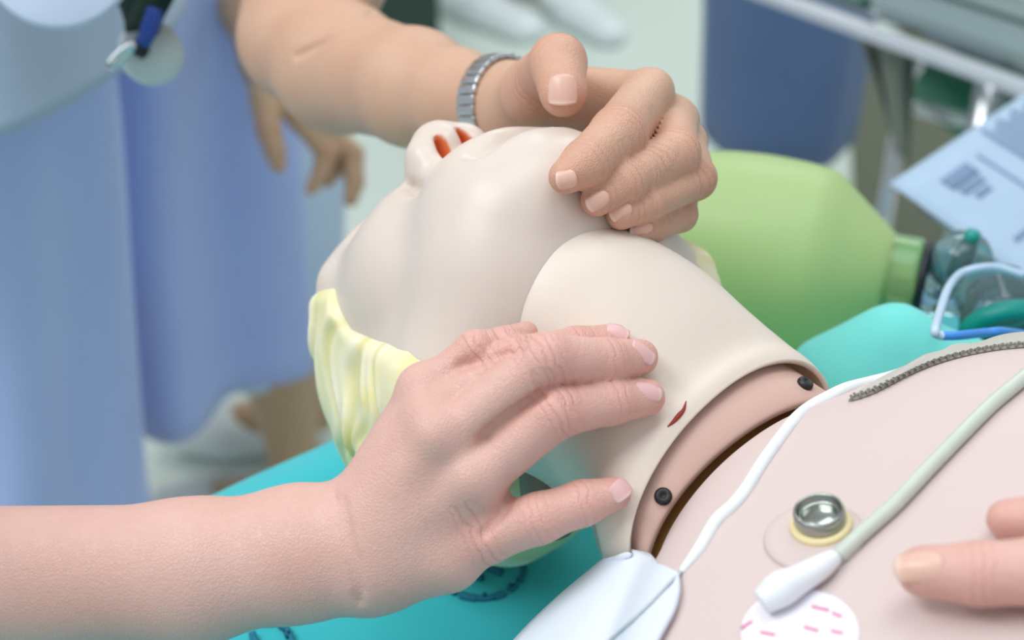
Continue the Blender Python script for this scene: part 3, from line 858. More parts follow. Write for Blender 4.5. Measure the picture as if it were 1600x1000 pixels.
# ------------------------------------------------------------------ zip and grey back cover
M_GREY = cloth_mat('grey_cover_fabric', srgb(190, 186, 178), weave=600)
M_ZIP = plain('zip_metal', srgb(158, 155, 148), 0.35, 0.7, var=0.1)
cover = thing('torso_cover', 'grey zipped fabric cover along the far side of the manikin chest', 'cover', bd(24, 10, 3))
def chest_pt(i, a, off=0.0):
    """point on the chest ring i (float) at angle a (radians), lifted off the skin"""
    nu_, nv_ = chN; G = chV.reshape(nu_, nv_, 3)
    k = (a / (2 * math.pi) * nv_) % nv_; k0 = int(k); u = k - k0; i0 = min(int(i), nu_ - 2); w = i - i0
    def q(ii, kk): return G[ii, kk % nv_]
    P = (1 - w) * ((1 - u) * q(i0, k0) + u * q(i0, k0 + 1)) + w * ((1 - u) * q(i0 + 1, k0) + u * q(i0 + 1, k0 + 1))
    N = np.cross(q(i0 + 1, k0) - q(i0, k0), q(i0, k0 + 1) - q(i0, k0)); N = nrm(N)
    c = bd(0, 0, -2) + FOOT * ((P - O) @ FOOT)
    if N @ (P - c) < 0: N = -N
    return P + N * off, N
zpx = np.array([(1322, 627), (1345, 624), (1372, 613), (1400, 598), (1440, 578), (1480, 563), (1530, 551), (1600, 543), (1680, 540)], float)
zi, za = [], []
for px, py in catmull(zpx, 50):
    hh, nn = hit(chest_t, px, py)
    if hh is None: continue
    kk = int(((chV - hh) ** 2).sum(1).argmin()); zi.append(kk // chN[1]); za.append((kk % chN[1]) * 2 * math.pi / chN[1])
zi += list(np.linspace(zi[-1] + .8, 56, 30)); za += [za[-1]] * 30
for _ in range(3):
    zi = np.convolve(np.pad(np.array(zi, float), 4, 'edge'), np.ones(9) / 9, 'valid'); za = np.convolve(np.pad(np.array(za, float), 4, 'edge'), np.ones(9) / 9, 'valid')
NT_ = len(zi)
def zia(t): return float(np.interp(t, np.arange(NT_), zi)), float(np.interp(t, np.arange(NT_), za))
N_ = 70; idx = np.linspace(0, NT_ - 1, N_)
rows = []
for t in idx:
    i, a0 = zia(t); row = []
    for j in range(22):
        a = a0 - 0.012 - 1.5 * j / 21
        k_ = min(1, t / 14)
        p, n = chest_pt(i, a, 0.0008 + (0.0026 * min(1, j / 5) + 0.0005 * math.sin(t * 0.5 + j * 0.7) * min(1, j / 4)) * (0.25 + 0.75 * k_))
        row.append(p)
    rows.append(row)
V = np.array(rows).reshape(-1, 3); F = grid_faces(N_, 22)
V2, F2 = shell(V, F.tolist(), N_, 22, 0.0008)
mobj('cover_fabric', V2, F2, M_GREY, cover)
tape = []
for t in idx:
    i, a0 = zia(t)
    tape.append([chest_pt(i, a0 + d, o)[0] for d, o in ((0.018, 0.0003), (0.015, 0.0011), (-0.014, 0.0014), (-0.018, 0.0008))])
V = np.array(tape).reshape(-1, 3)
mobj('zip_tape', V, grid_faces(N_, 4), plain('zip_tape_fabric', srgb(150, 146, 138), 0.8), cover)
teeth = []
fine = np.linspace(0, NT_ - 2, 1500); PP = np.array([chest_pt(*zia(t), 0.0014)[0] for t in fine])
acc = np.concatenate([[0], np.cumsum(np.linalg.norm(np.diff(PP, axis=0), axis=1))])
PITCHZ = 0.0015
for k in range(int(acc[-1] / PITCHZ)):
    t0 = float(np.interp(k * PITCHZ, acc, fine)); p, n = chest_pt(*zia(t0), 0.0016)
    p2, _ = chest_pt(*zia(t0 + 0.3), 0.0016); t = nrm(p2 - p); b = np.cross(n, t)
    s_ = 1 if k % 2 else -1
    teeth.append(boxm(p + b * s_ * 0.0006, 0.00048, 0.0011, 0.0005, np.stack([t, b, n], 1)))
V, F = join(teeth)
tag(mobj('zip_teeth', V, F, M_ZIP, cover, smooth=False), kind='stuff')

# ------------------------------------------------------------------ leads and pads on the chest
trees = [chest_t, neck_t, plate_t]
def surf(px, py, lift, d0=0.53):
    best = None
    for t in trees:
        hh, nn = hit(t, px, py)
        if hh is not None and (best is None or proj(hh)[2] < proj(best[0])[2]): best = (hh, nn)
    if best is None:
        return at(px, py, d0)
    return best[0] + best[1] * lift
M_WHITELEAD = plain('white_cable', srgb(240, 246, 250), 0.35, scale=80)
M_GREYLEAD = plain('grey_green_cable', srgb(204, 212, 200), 0.4, scale=80)
lead1 = thing('white_lead', 'thin white lead running over the collar and chest to the pad', 'cable', surf(1160, 765, 0.002))
r = 0.0024
P1 = [(1425, 577, 0.57), (1395, 588, .57), (1360, 597, .56), (1322, 607, .55), (1290, 622, None), (1262, 638, None), (1240, 658, None), (1215, 690, None), (1192, 722, None), (1165, 765, None), (1145, 790, None), (1118, 815, None), (1092, 858, None), (1064, 894, None)]
pts = []; dd = []
for a, b, d in P1:
    hh, nn = hit(chest_t, a, b)
    if hh is not None and d is None: hh = hh + nn * r * .9; dd.append(proj(hh)[2]); pts.append(hh)
    else: dd.append(np.nan); pts.append(None)
dd[0:4] = [.566, .562, .556, .549]
good = [i for i in range(len(dd)) if not np.isnan(dd[i])]
dd = np.interp(np.arange(len(dd)), good, np.array(dd)[good]); pts = [at(P1[i][0], P1[i][1], dd[i]) for i in range(len(P1))]
V, F = tube(pts, [r] * (len(pts) - 2) + [r * .9, r * .5], 14, 110)
mobj('cable', V, F, M_WHITELEAD, lead1)
lead2 = thing('grey_lead', 'thick grey-green lead with a white clip on the electrode', 'cable', surf(1400, 795, 0.003))
r2 = 0.0027
P2 = [(1760, 500), (1700, 518), (1660, 545), (1600, 598), (1550, 640), (1500, 690), (1450, 742), (1400, 795), (1350, 840), (1310, 878)]
V, F = tube([surf(a, b, r2 * 0.9, .56) for a, b in P2], r2, 16, 80)
mobj('cable', V, F, M_GREYLEAD, lead2)
pc_ = [surf(1306, 882, 0.0032), surf(1285, 902, 0.0045), surf(1255, 925, 0.006), surf(1225, 945, 0.007), surf(1196, 962, 0.006)]
V, F = tube(pc_, [0.0028, 0.0040, 0.0046, 0.0056, 0.0040], 20, 30)
tag(mobj('clip', V, F, plain('white_clip', srgb(240, 244, 250), 0.35), lead2), 'white plastic clip')
# round electrode with pink print
el = thing('electrode', 'round white adhesive electrode with pink print under the white clip', 'electrode', surf(1252, 985, 0))
rows = []
nr, na = 10, 48
for i in range(nr):
    for k in range(na):
        a = 2 * math.pi * k / na; q = (i + 0.02) / (nr - 1)
        rows.append(surf(1250 + 92 * q * math.cos(a), 988 + 68 * q * math.sin(a), 0.0011 if i < nr - 1 else 0.0002, .48))
V = np.array(rows); mobj('pad', V, grid_faces(nr, na, True), plain('electrode_foam', srgb(244, 240, 248), 0.6), el)
M_PINK = plain('pink_print', srgb(236, 150, 182), 0.6)
for a, b, c, d in ((1270, 952, 1296, 958), (1302, 962, 1316, 968), (1258, 984, 1280, 990), (1300, 990, 1318, 994), (1160, 985, 1176, 975), (1190, 992, 1212, 996)):
    P = [surf(a + (c - a) * t, b + (d - b) * t, 0.0013) for t in np.linspace(0, 1, 6)]
    V, F = tube(P, 0.0006, 6, 8, flat=1.0); mobj('printed_mark', V, F, M_PINK, el)
# big white pad draped over the near shoulder
padpts = [[(905, 912, .545), (962, 868, .530), (1000, 866, .522), (1062, 898, .507)],
          [(872, 940, .540), (945, 905, .522), (1000, 905, .511), (1064, 922, .500)],
          [(835, 975, .535), (915, 955, .512), (985, 950, .502), (1056, 955, .494)],
          [(800, 1012, .530), (890, 1005, .505), (965, 1000, .496), (1035, 995, .489)],
          [(760, 1060, .526), (860, 1060, .50), (940, 1060, .49), (1000, 1060, .482)]]
A = np.array([[at(*p) for p in row] for row in padpts])
A1 = np.array([catmull(row, 25) for row in A]); A2 = np.array([catmull(A1[:, j], 25) for j in range(25)]).transpose(1, 0, 2)
for i in range(25):
    for j in range(25):
        p = A2[i, j]; a, b, d = proj(p)
        hh = surf(a, b, 0.003, 9)
        if proj(hh)[2] < d: A2[i, j] = at(a, b, proj(hh)[2] - 0.001)
for _ in range(4):
    A2[1:-1, 1:-1] = 0.5 * A2[1:-1, 1:-1] + 0.125 * (A2[:-2, 1:-1] + A2[2:, 1:-1] + A2[1:-1, :-2] + A2[1:-1, 2:])
A2 += (CAM - A2) / np.linalg.norm(CAM - A2, axis=2)[..., None] * 0.001
V2, F2 = shell(A2.reshape(-1, 3), grid_faces(25, 25).tolist(), 25, 25, 0.0018)
trees.append(bvh(V2, F2))
padT = mobj('defibrillator_pad', V2, F2, cloth_mat('white_pad', srgb(222, 229, 240), weave=300, rough=0.6, bump=0.1))
tag(padT, 'large white rounded pad folded over the near shoulder of the manikin', 'pad')

pts2 = [pts[-1]] + [surf(a, b, 0.0008) for a, b in ((1052, 908), (1035, 926), (1012, 950), (985, 976), (960, 998), (935, 1020))]
V, F = tube(pts2, 0.0006, 8, 40)
tag(mobj('bare_wire', V, F, plain('thin_wire', srgb(205, 212, 218), 0.4), lead1), 'thin bare end of the lead')
# ================================================================== people
tag(person_a, 'person with a wristwatch bending over to lift the manikin chin with bent fingers', 'person')
M_LEG = skin_mat('skin_brown', srgb(168, 128, 98), srgb(150, 90, 70), srgb(120, 85, 60))
M_HAIRD = plain('dark_hair', srgb(30, 24, 22), 0.4)
def person_mesh(base, yaw, H=1.6, skip_arms=(), feet=None, lean=0.0, arms=None):
    """whole standing figure as one surface; local frame: x right, y forward, z up"""
    k = H / 1.6; R = rotz(yaw)
    def T(p):
        p = np.array(p, float) * k
        if lean and p[2] > 0.9 * k:
            q = p - np.array([0, 0, 0.9 * k]); p = np.array([0, 0, 0.9 * k]) + rotx(-lean) @ q
        return np.array([base[0], base[1], 0]) + R @ p
    f = Field(np.array([base[0] - 0.6 * k, base[1] - 0.6 * k, 0.0]), np.array([base[0] + 0.6 * k, base[1] + 0.6 * k, H * 1.05]), 0.009)
    def c(a, b, ra, rb, kk=0.04): f.add(Cone(T(a), T(b), ra * k, rb * k), kk)
    for s in (-1, 1):
        c((s * .085, 0, .84), (s * .085, .015, .46), .085, .054); c((s * .085, .015, .46), (s * .085, -.005, .28), .054, .050)
        c((s * .085, -.005, .28), (s * .085, -.015, .09), .050, .034); c((s * .085, -.03, .05), (s * .095, .11, .03), .035, .028, .02)
        c((s * .095, .11, .03), (s * .10, .16, .025), .028, .022, .02)
        c((s * .07, 0, .9), (s * .06, 0, 1.04), .105, .098); c((s * .06, 0, 1.04), (s * .08, 0, 1.22), .098, .105)
        c((s * .08, 0, 1.22), (s * .16, -.01, 1.30), .09, .055)
        if s not in skip_arms:
            A = (arms or {}).get(s, [(s * .185, 0, 1.28), (s * .225, -.04, 1.03), (s * .13, .19, 1.05)])
            c(A[0], A[1], .048, .040); c(A[1], A[2], .040, .027)
            w = np.array(A[2]); d = nrm(w - np.array(A[1])); sd = np.array([0, 1.0, 0]) - d * d[1]; sd = nrm(sd)
            c(w, w + d * .06, .030, .034, .02)
            for j, L in enumerate((.075, .085, .08, .06)):
                o = (j - 1.5) * .018; p0 = w + d * .075 + sd * o; f.add(Cone(T(p0), T(p0 + d * L * .55), .0095, .009), .008); f.add(Cone(T(p0 + d * L * .55), T(p0 + d * L * .9 + np.array([-s * .02, 0, 0])), .009, .0075), .004)
            f.add(Cone(T(w + d * .03 + sd * .025), T(w + d * .085 + sd * .055), .012, .009), .012)
    c((0, -.01, 1.30), (0, .0, 1.42), .055, .05)
    f.add(Ell(T((0, .02, 1.50)), np.array([.072, .092, .11]) * k, R), .03)
    f.add(Cone(T((0, .105, 1.50)), T((0, .125, 1.475)), .010 * k, .014 * k), .012)
    f.add(Cone(T((-.02, .10, 1.435)), T((.02, .10, 1.435)), .009, .009), .012)
    for s in (-1, 1): f.add(Ell(T((s * .073, .01, 1.495)), np.array([.012, .02, .03]) * k, R), .008)
    V, F = f.mesh(2)
    hairf = Field(T((0, 0, 1.52)) - .16, T((0, 0, 1.52)) + .16, .008)
    hairf.add(Ell(T((0, .0, 1.52)), np.array([.082, .098, .112]) * k, R)); hairf.add(Ell(T((0, -.1, 1.50)), np.array([.05, .045, .05]) * k, R), .02)
    hairf.cut(Ell(T((0, .12, 1.46)), np.array([.075, .09, .10]) * k, R), .01)
    return V, F, hairf.mesh(1), T
def skirt(rows, nfold, amp, phase=0.0, seg=96, hemwave=0.0, th=0.003, detail=5, sharp=0.5):
    """rows of (z, cx, cy, rx, ry); folds deepen towards the hem"""
    R = catmull(np.array(rows, float), (len(rows) - 1) * 9 + 1); n = len(R); V = []
    for i, (z, cx, cy, rx, ry) in enumerate(R):
        t = i / (n - 1)
        for k in range(seg):
            a = 2 * math.pi * k / seg
            w = math.sin(nfold * a + phase + 0.8 * math.sin(2 * a + 3 * t)) + sharp * math.sin((2 * nfold - 3) * a + 1.7 * phase + 1.5 * t) + 0.5 * mnoise.noise(Vector((2.2 * math.cos(a), 2.2 * math.sin(a), 6 * z + phase)))
            q = 1 + amp * (0.25 + 0.75 * t) * w
            V.append((cx + rx * q * math.cos(a), cy + ry * q * math.sin(a), z + hemwave * t * math.sin(a * 2 + phase)))
    V = np.array(V); F = grid_faces(n, seg, True).tolist()
    return shell(V, F, n, seg, -th, True)
M_TUNIC = cloth_mat('tunic_cloth', srgb(188, 204, 228), weave=500)
M_SKIRTA = cloth_mat('pale_blue_skirt', srgb(184, 202, 255), weave=500)
M_COAT = cloth_mat('white_coat_cloth', srgb(226, 236, 250), weave=500)
M_COATB = cloth_mat('sky_blue_dress', srgb(184, 202, 255), weave=500)
M_PALE = cloth_mat('ice_blue_cloth', srgb(206, 226, 248), weave=500)
M_NAVY = cloth_mat('navy_skirt', srgb(98, 122, 164), weave=500)
M_DKGREEN = cloth_mat('dark_green_cloth', srgb(30, 62, 50), weave=500)
M_SHOE = plain('white_shoe', srgb(228, 238, 240), 0.45, var=0.02)

def add_arm_to(person_obj, V, F):
    """append the coarse figure to the finely built arm so the body is one mesh object"""
    me = person_obj.data; n0 = len(me.vertices)
    ov = np.empty(n0 * 3, np.float32); me.vertices.foreach_get('co', ov)
    of = np.empty(len(me.polygons) * 4, np.int32); me.loops.foreach_get('vertex_index', of)
    old = {k: np.empty(n0, np.float32) for k in ('along', 'crease', 'blush')}
    for k, a in old.items(): me.attributes[k].data.foreach_get('value', a)
    VV = np.vstack([ov.reshape(-1, 3), V]); FF = np.vstack([of.reshape(-1, 4), F + n0])
    nm = rawmesh('person', VV, FF); nm.materials.append(me.materials[0])
    for k, a in old.items():
        at_ = nm.attributes.new(k, 'FLOAT', 'POINT'); at_.data.foreach_set('value', np.concatenate([a, np.zeros(len(V), np.float32)]))
    person_obj.data = nm
# person A: leaning nurse whose right arm reaches the chin
YA = math.radians(-122)      # forward direction of the figure: rotz(yaw) applied to +y
baseA = np.array([-0.50, 1.15])
el_ = at(500, -60, .86)
V, F, hA, TA = person_mesh(baseA + np.array([-.03, .0]), YA, 1.58, skip_arms=(1,), lean=0.12, arms={-1: [(-.185, 0, 1.28), (-.20, .10, 1.06), (-.10, .31, 1.06)]})
sh = TA((.16, 0, 1.27))
up = Field(np.minimum(el_, sh) - .1, np.maximum(el_, sh) + .1, .006); up.add(Cone(el_, sh, .044, .055))
Vu, Fu = up.mesh(1)
add_arm_to(person_a, np.vstack([V, Vu]), np.vstack([F, Fu + len(V)]))
mobj('hair', *hA, M_HAIRD, person_a)
zt = lambda z: z
hem = [(1.24, 0, 0, .15, .12), (1.08, .0, 0, .15, .13), (0.97, 0, 0, .17, .16), (0.885, .0, 0, .185, .185)]
cA = baseA + np.array([0.0, -0.02])
V2, F2 = skirt([(z, cA[0] + (0.03 if z < 1 else 0.02), cA[1] - 0.06, rx + .02, ry + .03) for z, _, _, rx, ry in hem], 5, 0.025, 0.4, hemwave=0.012)
mobj('tunic', V2, F2, M_TUNIC, person_a)
V2, F2 = skirt([(0.98, cA[0], cA[1], .155, .14), (0.80, cA[0] - .01, cA[1], .165, .165), (0.55, cA[0] - .03, cA[1], .165, .17), (0.22, cA[0] - .06, cA[1], .165, .18)], 6, 0.06, 1.1)
mobj('skirt', V2, F2, M_SKIRTA, person_a)
# person B: standing further back, right hand hanging
baseB = np.array([-0.315, 1.59]); YB = math.radians(95)
handB = Hand(
    arm=[(330, -150, 1.50, 38), (380, 20, 1.46, 34), (402, 85, 1.43, 30)],
    palm=[((405, 100, 1.43, 28), (418, 165, 1.42, 22)), ((412, 105, 1.43, 26), (470, 185, 1.42, 20)), ((415, 100, 1.43, 26), (510, 205, 1.42, 18)), ((415, 105, 1.435, 24), (525, 212, 1.44, 16))],
    digits=[[(412, 150, 1.41, 24), (420, 205, 1.40, 20), (430, 238, 1.40, 17), (435, 258, 1.40, 13)],
            [(470, 185, 1.42, 20), (512, 238, 1.42, 19), (503, 268, 1.42, 15), (486, 296, 1.42, 10)],
            [(520, 210, 1.43, 18), (553, 240, 1.43, 16), (555, 285, 1.43, 15), (548, 312, 1.43, 12)],
            [(500, 205, 1.44, 17), (528, 245, 1.45, 15), (522, 268, 1.45, 13), (510, 285, 1.45, 10)],
            [(525, 212, 1.45, 15), (545, 240, 1.46, 13), (548, 265, 1.46, 12), (546, 285, 1.46, 9)]],
    h=0.0022, kpalm=0.012, kweb=0.008)
M_SKIN_C = skin_mat('skin_light_brown', srgb(212, 186, 150), srgb(200, 130, 110), srgb(170, 130, 100))
person_b = mobj('person', handB.V, handB.F, M_SKIN_C, attrs=handB.attrs())
tag(person_b, 'person in a long sky blue dress standing behind with one hand hanging down', 'person')
V, F, hB, TB = person_mesh(baseB, YB, 1.58, skip_arms=(1,))
w_ = at(330, -150, 1.50); sh = TB((.17, 0, 1.28))
up = Field(np.minimum(w_, sh) - .1, np.maximum(w_, sh) + .1, .007); up.add(Cone(w_, sh, .03, .05))
Vu, Fu = up.mesh(1); add_arm_to(person_b, np.vstack([V, Vu]), np.vstack([F, Fu + len(V)]))
mobj('hair', *hB, M_HAIRD, person_b)
V2, F2 = skirt([(1.28, -.32, 1.59, .13, .18), (1.05, -.34, 1.57, .13, .17), (0.86, -.40, 1.50, .17, .16), (0.60, -.43, 1.485, .18, .15), (0.29, -.43, 1.48, .175, .15)], 5, 0.13, 2.0, hemwave=0.015)
mobj('dress', V2, F2, M_COATB, person_b)
V2, F2 = skirt([(0.86, -.37, 1.54, .165, .13), (0.55, -.375, 1.55, .170, .13), (0.30, -.37, 1.55, .14, .11)], 4, 0.05, 0.5, hemwave=0.05)
mobj('underskirt', V2, F2, M_PALE, person_b)
def shoe(name, heel, toe, w, parent, strap=True, hgt=0.05):
    heel, toe = np.asarray(heel, float), np.asarray(toe, float); ax = nrm(toe - heel)
    f = Field(np.minimum(heel, toe) - .07, np.maximum(heel, toe) + .09, .005)
    f.add(Cone(heel + ax * .03 + ZUP * .03, heel + ax * .12 + ZUP * .028, w * 1.05, w * 1.1, ZUP, .8)); f.add(Cone(heel + ax * .12 + ZUP * .026, toe - ax * .05 + ZUP * .022, w * 1.15, w * .95, ZUP, .72), .02)
    f.cut(Ell(heel + ax * .07 + ZUP * .075, np.array([.05, w * .95, .045]), np.stack([ax, np.cross(ZUP, ax), ZUP], 1)), .01)
    gz = (f.lo[2] + f.h * np.arange(f.n[2])).astype(np.float32)[None, None, :]
    f.D = np.maximum(f.D, 0.002 - gz).astype(np.float32)
    V, F = f.mesh(1); return mobj(name, V, F, M_SHOE, parent)
# the visible foot of person B, toe to the left
fh = onplane(425, 738, 0.03)
shoe('shoe', (-.29, 1.665, 0), (-.52, 1.66, 0), .042, person_b)
shoe('shoe', (-.29, 1.505, 0), (-.52, 1.49, 0), .042, person_b)
# person D: only shoes and dark green trousers in view far behind
M_SKIN_D = M_LEG
baseD = np.array([-0.02, 3.62]); V, F, hD, TD = person_mesh(baseD, math.radians(-150), 1.62)
person_d = mobj('person', V, F, M_LEG)
tag(person_d, 'person in white shoes standing far behind the wristwatch arm', 'person')
mobj('hair', *hD, M_HAIRD, person_d)
V2, F2 = skirt([(1.30, baseD[0], baseD[1], .17, .13), (1.0, baseD[0], baseD[1], .16, .14), (0.6, baseD[0], baseD[1], .20, .17), (0.12, baseD[0], baseD[1] + .02, .22, .17)], 6, 0.05, 0.2)
mobj('long_skirt', V2, F2, M_DKGREEN, person_d)
shoe('shoe', onplane(705, 10, 0), onplane(840, 66, 0), .056, person_d)
shoe('shoe', onplane(862, 10, 0), onplane(968, 76, 0), .048, person_d)
# person E: navy skirt beyond the trolley
baseE = at(1212, 120, 2.45)[:2]
V, F, hE, TE = person_mesh(baseE, math.radians(90), 1.6)
person_e = mobj('person', V, F, M_LEG)
tag(person_e, 'person in a navy skirt standing behind the trolley rail', 'person')
mobj('hair', *hE, M_HAIRD, person_e)
V2, F2 = skirt([(1.30, baseE[0], baseE[1], .13, .17), (1.0, baseE[0], baseE[1], .145, .16), (0.75, baseE[0], baseE[1], .155, .17), (0.22, baseE[0] + .01, baseE[1], .135, .16)], 5, 0.03, 0.9)
mobj('skirt', V2, F2, M_NAVY, person_e)
# person F: fingertips at the lower right edge
handF = Hand(
    arm=[(2700, 1000, .44, 190), (2300, 985, .435, 150), (2060, 960, .43, 135)],
    palm=[((2040, 930, .43, 80), (1830, 900, .42, 66)), ((2040, 890, .43, 80), (1850, 830, .425, 60)), ((2050, 980, .435, 78), (1850, 965, .435, 58)), ((2050, 1020, .44, 70), (1880, 1010, .44, 50))],
    digits=[[(1830, 900, .42, 64), (1640, 893, .42, 55), (1530, 896, .425, 49), (1442, 893, .430, 41)],
            [(1850, 830, .43, 58), (1720, 815, .44, 48), (1640, 812, .445, 42), (1574, 812, .45, 33)],
            [(1850, 965, .44, 56), (1700, 1010, .44, 48), (1680, 1060, .45, 42), (1720, 1090, .45, 36)],
            [(1880, 1010, .445, 50), (1780, 1060, .45, 44), (1770, 1100, .455, 38), (1810, 1120, .455, 32)],
            [(2000, 1010, .43, 66), (1900, 1090, .435, 54), (1830, 1140, .44, 46), (1770, 1170, .445, 38)]],
    h=0.0016, kpalm=0.014)
person_f = mobj('person', handF.V, handF.F, M_SKIN_A, attrs=handF.attrs())
tag(person_f, 'blurred fingers of a hand reaching in over the chest at the lower right edge', 'person')
nail(handF, 1435, 883, 182, 82, 52, person_f, M_NAILTIP)

# ------------------------------------------------------------------ wristwatch on person A
wc = at(778, 160, .694); wa = nrm(at(800, 165, .69) - at(715, 152, .72)); wa = nrm(wa + 0.12 * UPV)
wu = nrm(np.cross(wa, ZUP)); wv = np.cross(wa, wu)
watch = thing('wristwatch', 'steel bracelet watch around the wrist of the chin-lifting hand', 'watch', wc)
nl = 26; ring = []
for k in range(nl):
    a = 2 * math.pi * k / nl; d = math.cos(a) * wu + math.sin(a) * wv
    q = handR.tree.ray_cast(Vector(wc + d * .06), Vector(-d))
    ring.append(np.array(q[0]) + d * .0022)
ring = np.array(ring); ring = 0.5 * ring + 0.25 * (np.roll(ring, 1, 0) + np.roll(ring, -1, 0))
lk = None
for k in range(nl):
    p, q = ring[k], ring[(k + 1) % nl]; t = nrm(q - p); o = nrm((p + q) / 2 - wc); o = nrm(o - t * (o @ t)); b = np.cross(t, o)
    if 17 <= k <= 19 and False: continue
    V, F = boxm((p + q) / 2, np.linalg.norm(q - p) * .47, .0060, .0013, np.stack([t, b, o], 1), .0006)
    lko = mobj('band_link', V, F, M_STEEL, watch)
kk = int(np.argmax([(r_ - wc) @ FWD for r_ in ring]))
o = nrm(ring[kk] - wc); V, F = lathe([(0.001, -.002), (.012, -.002), (.0135, 0), (.0135, .004), (.012, .006), (.001, .0062)], ring[kk] + o * .002, o, 32)
mobj('watch_case', V, F, M_CHROME, watch)

# ------------------------------------------------------------------ lanyard with clip and badge hanging in front of person A
M_STRAP = cloth_mat('dark_green_strap', srgb(18, 48, 40), weave=400)
M_BLUEP = plain('blue_plastic', srgb(30, 70, 160), 0.35)
lan = thing('lanyard', 'dark green lanyard with a blue clip and badge hanging in front of the tunic', 'lanyard', at(222, 45, .86))
def strap(P, w, th=.0012, mat=None, name='strap', nrm_=None):
    P = catmull(np.array(P), 14); T = np.gradient(P, axis=0); T /= np.linalg.norm(T, axis=1)[:, None]
    W_ = np.cross(T, FWD if nrm_ is None else nrm_); W_ /= np.linalg.norm(W_, axis=1)[:, None]
    V = np.stack([P - W_ * w, P + W_ * w], 1).reshape(-1, 3)
    V2, F2 = shell(V, grid_faces(len(P), 2).tolist(), len(P), 2, th)
    return mobj(name, V2, F2, mat or M_STRAP, lan)
strap([at(150, -120, .86), at(196, -30, .86), at(218, 20, .858), at(222, 48, .856)], .010)
strap([at(300, -130, .86), at(255, -25, .858), at(232, 20, .856), at(223, 48, .855)], .010)
V, F = tube([at(243, 14, .852), at(236, 38, .852), at(228, 58, .852), at(222, 70, .853)], [.0050, .0055, .0050, .004], 12, 16); mobj('clip', V, F, M_BLUEP, lan)
V, F = tube([at(223, 64, .857), at(219, 78, .857), at(214, 88, .857)], [.005, .0055, .004], 12, 10); mobj('clip_end', V, F, plain('black_clip_end', srgb(24, 28, 36), 0.4), lan)
V, F = tube([at(172, 100, .85), at(183, 86, .85), at(200, 74, .85), at(208, 70, .85), at(205, 78, .852), at(190, 92, .852), at(176, 104, .852), at(172, 100, .85)], .0024, 10, 50, cap=False)
mobj('metal_hook', V, F, M_CHROME, lan)
V, F = lathe([(.0005, -.002), (.019, -.002), (.0205, 0), (.019, .002), (.0005, .002)], at(236, 82, .87), nrm(-FWD + .6 * RGT), 36)
mobj('badge', V, F, plain('clear_white_badge', srgb(205, 222, 228), 0.3), lan)
# round white cover in front of the tunic
fl = []
cx_, cy_ = at(92, -72, .80), None
V, F = lathe([(.0005, -.004), (.040, -.004), (.0425, -.002), (.0425, .002), (.040, .004), (.0005, .0045)], at(92, -72, .80), nrm(-FWD + .1 * RGT), 64)
disc = thing('badge_holder', 'round pale blue disc hanging in front of the tunic at the top left corner', 'badge', at(92, -72, .80))
mobj('face', V, F, plain('pale_disc', srgb(200, 216, 240), 0.5), disc)
V, F = tube([at(70, -420, .76), at(84, -270, .78), at(92, -180, .797)], .003, 8, 12); mobj('cord', V, F, M_STRAP, disc)

# ------------------------------------------------------------------ trolley with bright rail, stool, cloth, sheet of paper
M_GREYTOP = plain('grey_vinyl_mattress', srgb(172, 190, 190), 0.4, scale=6)
M_SEAM = plain('dark_seam', srgb(86, 104, 104), 0.6)
p1 = onplane(1215, -2, .73); p2 = onplane(1600, 138, .73); td = nrm(p2 - p1); tn = np.cross(ZUP, td)
if tn @ FWD < 0: tn = -tn
TR = np.stack([td, tn, ZUP], 1)
def tz(s, n, z): return p1 * np.array([1, 1, 0]) + td * s + tn * n + ZUP * z
trol = thing('stretcher_trolley', 'grey stretcher trolley with a bright aluminium edge rail at the upper right', 'trolley', tz(.5, .3, 0))
slab('edge_rail', tz(.62, 0, .73), .80, .008, .0075, plain('aluminium_rail', srgb(226, 231, 238), 0.4, 0.1), None, trol, TR, .003)
slab('piping', tz(.66, .285, .813), .562, .268, .005, plain('white_rail', srgb(238, 244, 244), 0.4), None, trol, TR, .003)
slab('deck', tz(.62, .33, .722), .76, .27, .004, M_STEEL, None, trol, TR, .002)
mt = slab('mattress', tz(.66, .285, .797), .56, .265, .062, M_GREYTOP, None, trol, TR, .02)
slab('mattress_seam', tz(.66, .285, .785), .562, .267, .003, M_SEAM, None, trol, TR, .002)
slab('folded_sheet', tz(-.04, .2, .74), .11, .14, .012, cloth_mat('mint_sheet', srgb(150, 205, 190)), None, trol, TR, .008)
for s in (.26, 1.36):
    for n in (.04, .58):
        V, F = tube([tz(s, n, .0), tz(s, n, .715)], .016, 12); mobj('leg', V, F, M_STEEL, trol)
# chrome stool under the trolley
stool = thing('stool', 'green padded stool with chrome frame beneath the trolley rail', 'stool', at(1530, 150, 1.75) * np.array([1, 1, 0]))
sc_ = at(1545, 148, 1.75)
V, F = boxm(sc_, .075, .10, .028, rotz(.3), .015); mobj('seat', V, F, plain('green_vinyl', srgb(28, 128, 96), 0.45), stool)
V, F = tube([at(1430, 168, 1.62), at(1475, 180, 1.62), at(1545, 197, 1.62), at(1600, 210, 1.62)], .008, 12, 14); mobj('foot_bar', V, F, M_CHROME, stool)
for (a, b) in ((1420, 104), (1590, 170)):
    t_ = at(a, b, 1.68); V, F = tube([t_ + ZUP * .02, t_ * np.array([1, 1, 0])], .010, 12); mobj('leg', V, F, M_CHROME, stool)
V, F = lathe([(.002, -.016), (.011, -.014), (.017, -.004), (.017, .004), (.011, .014), (.002, .016)], at(1420, 106, 1.64), ZUP, 20); mobj('frame_joint', V, F, M_CHROME, stool)
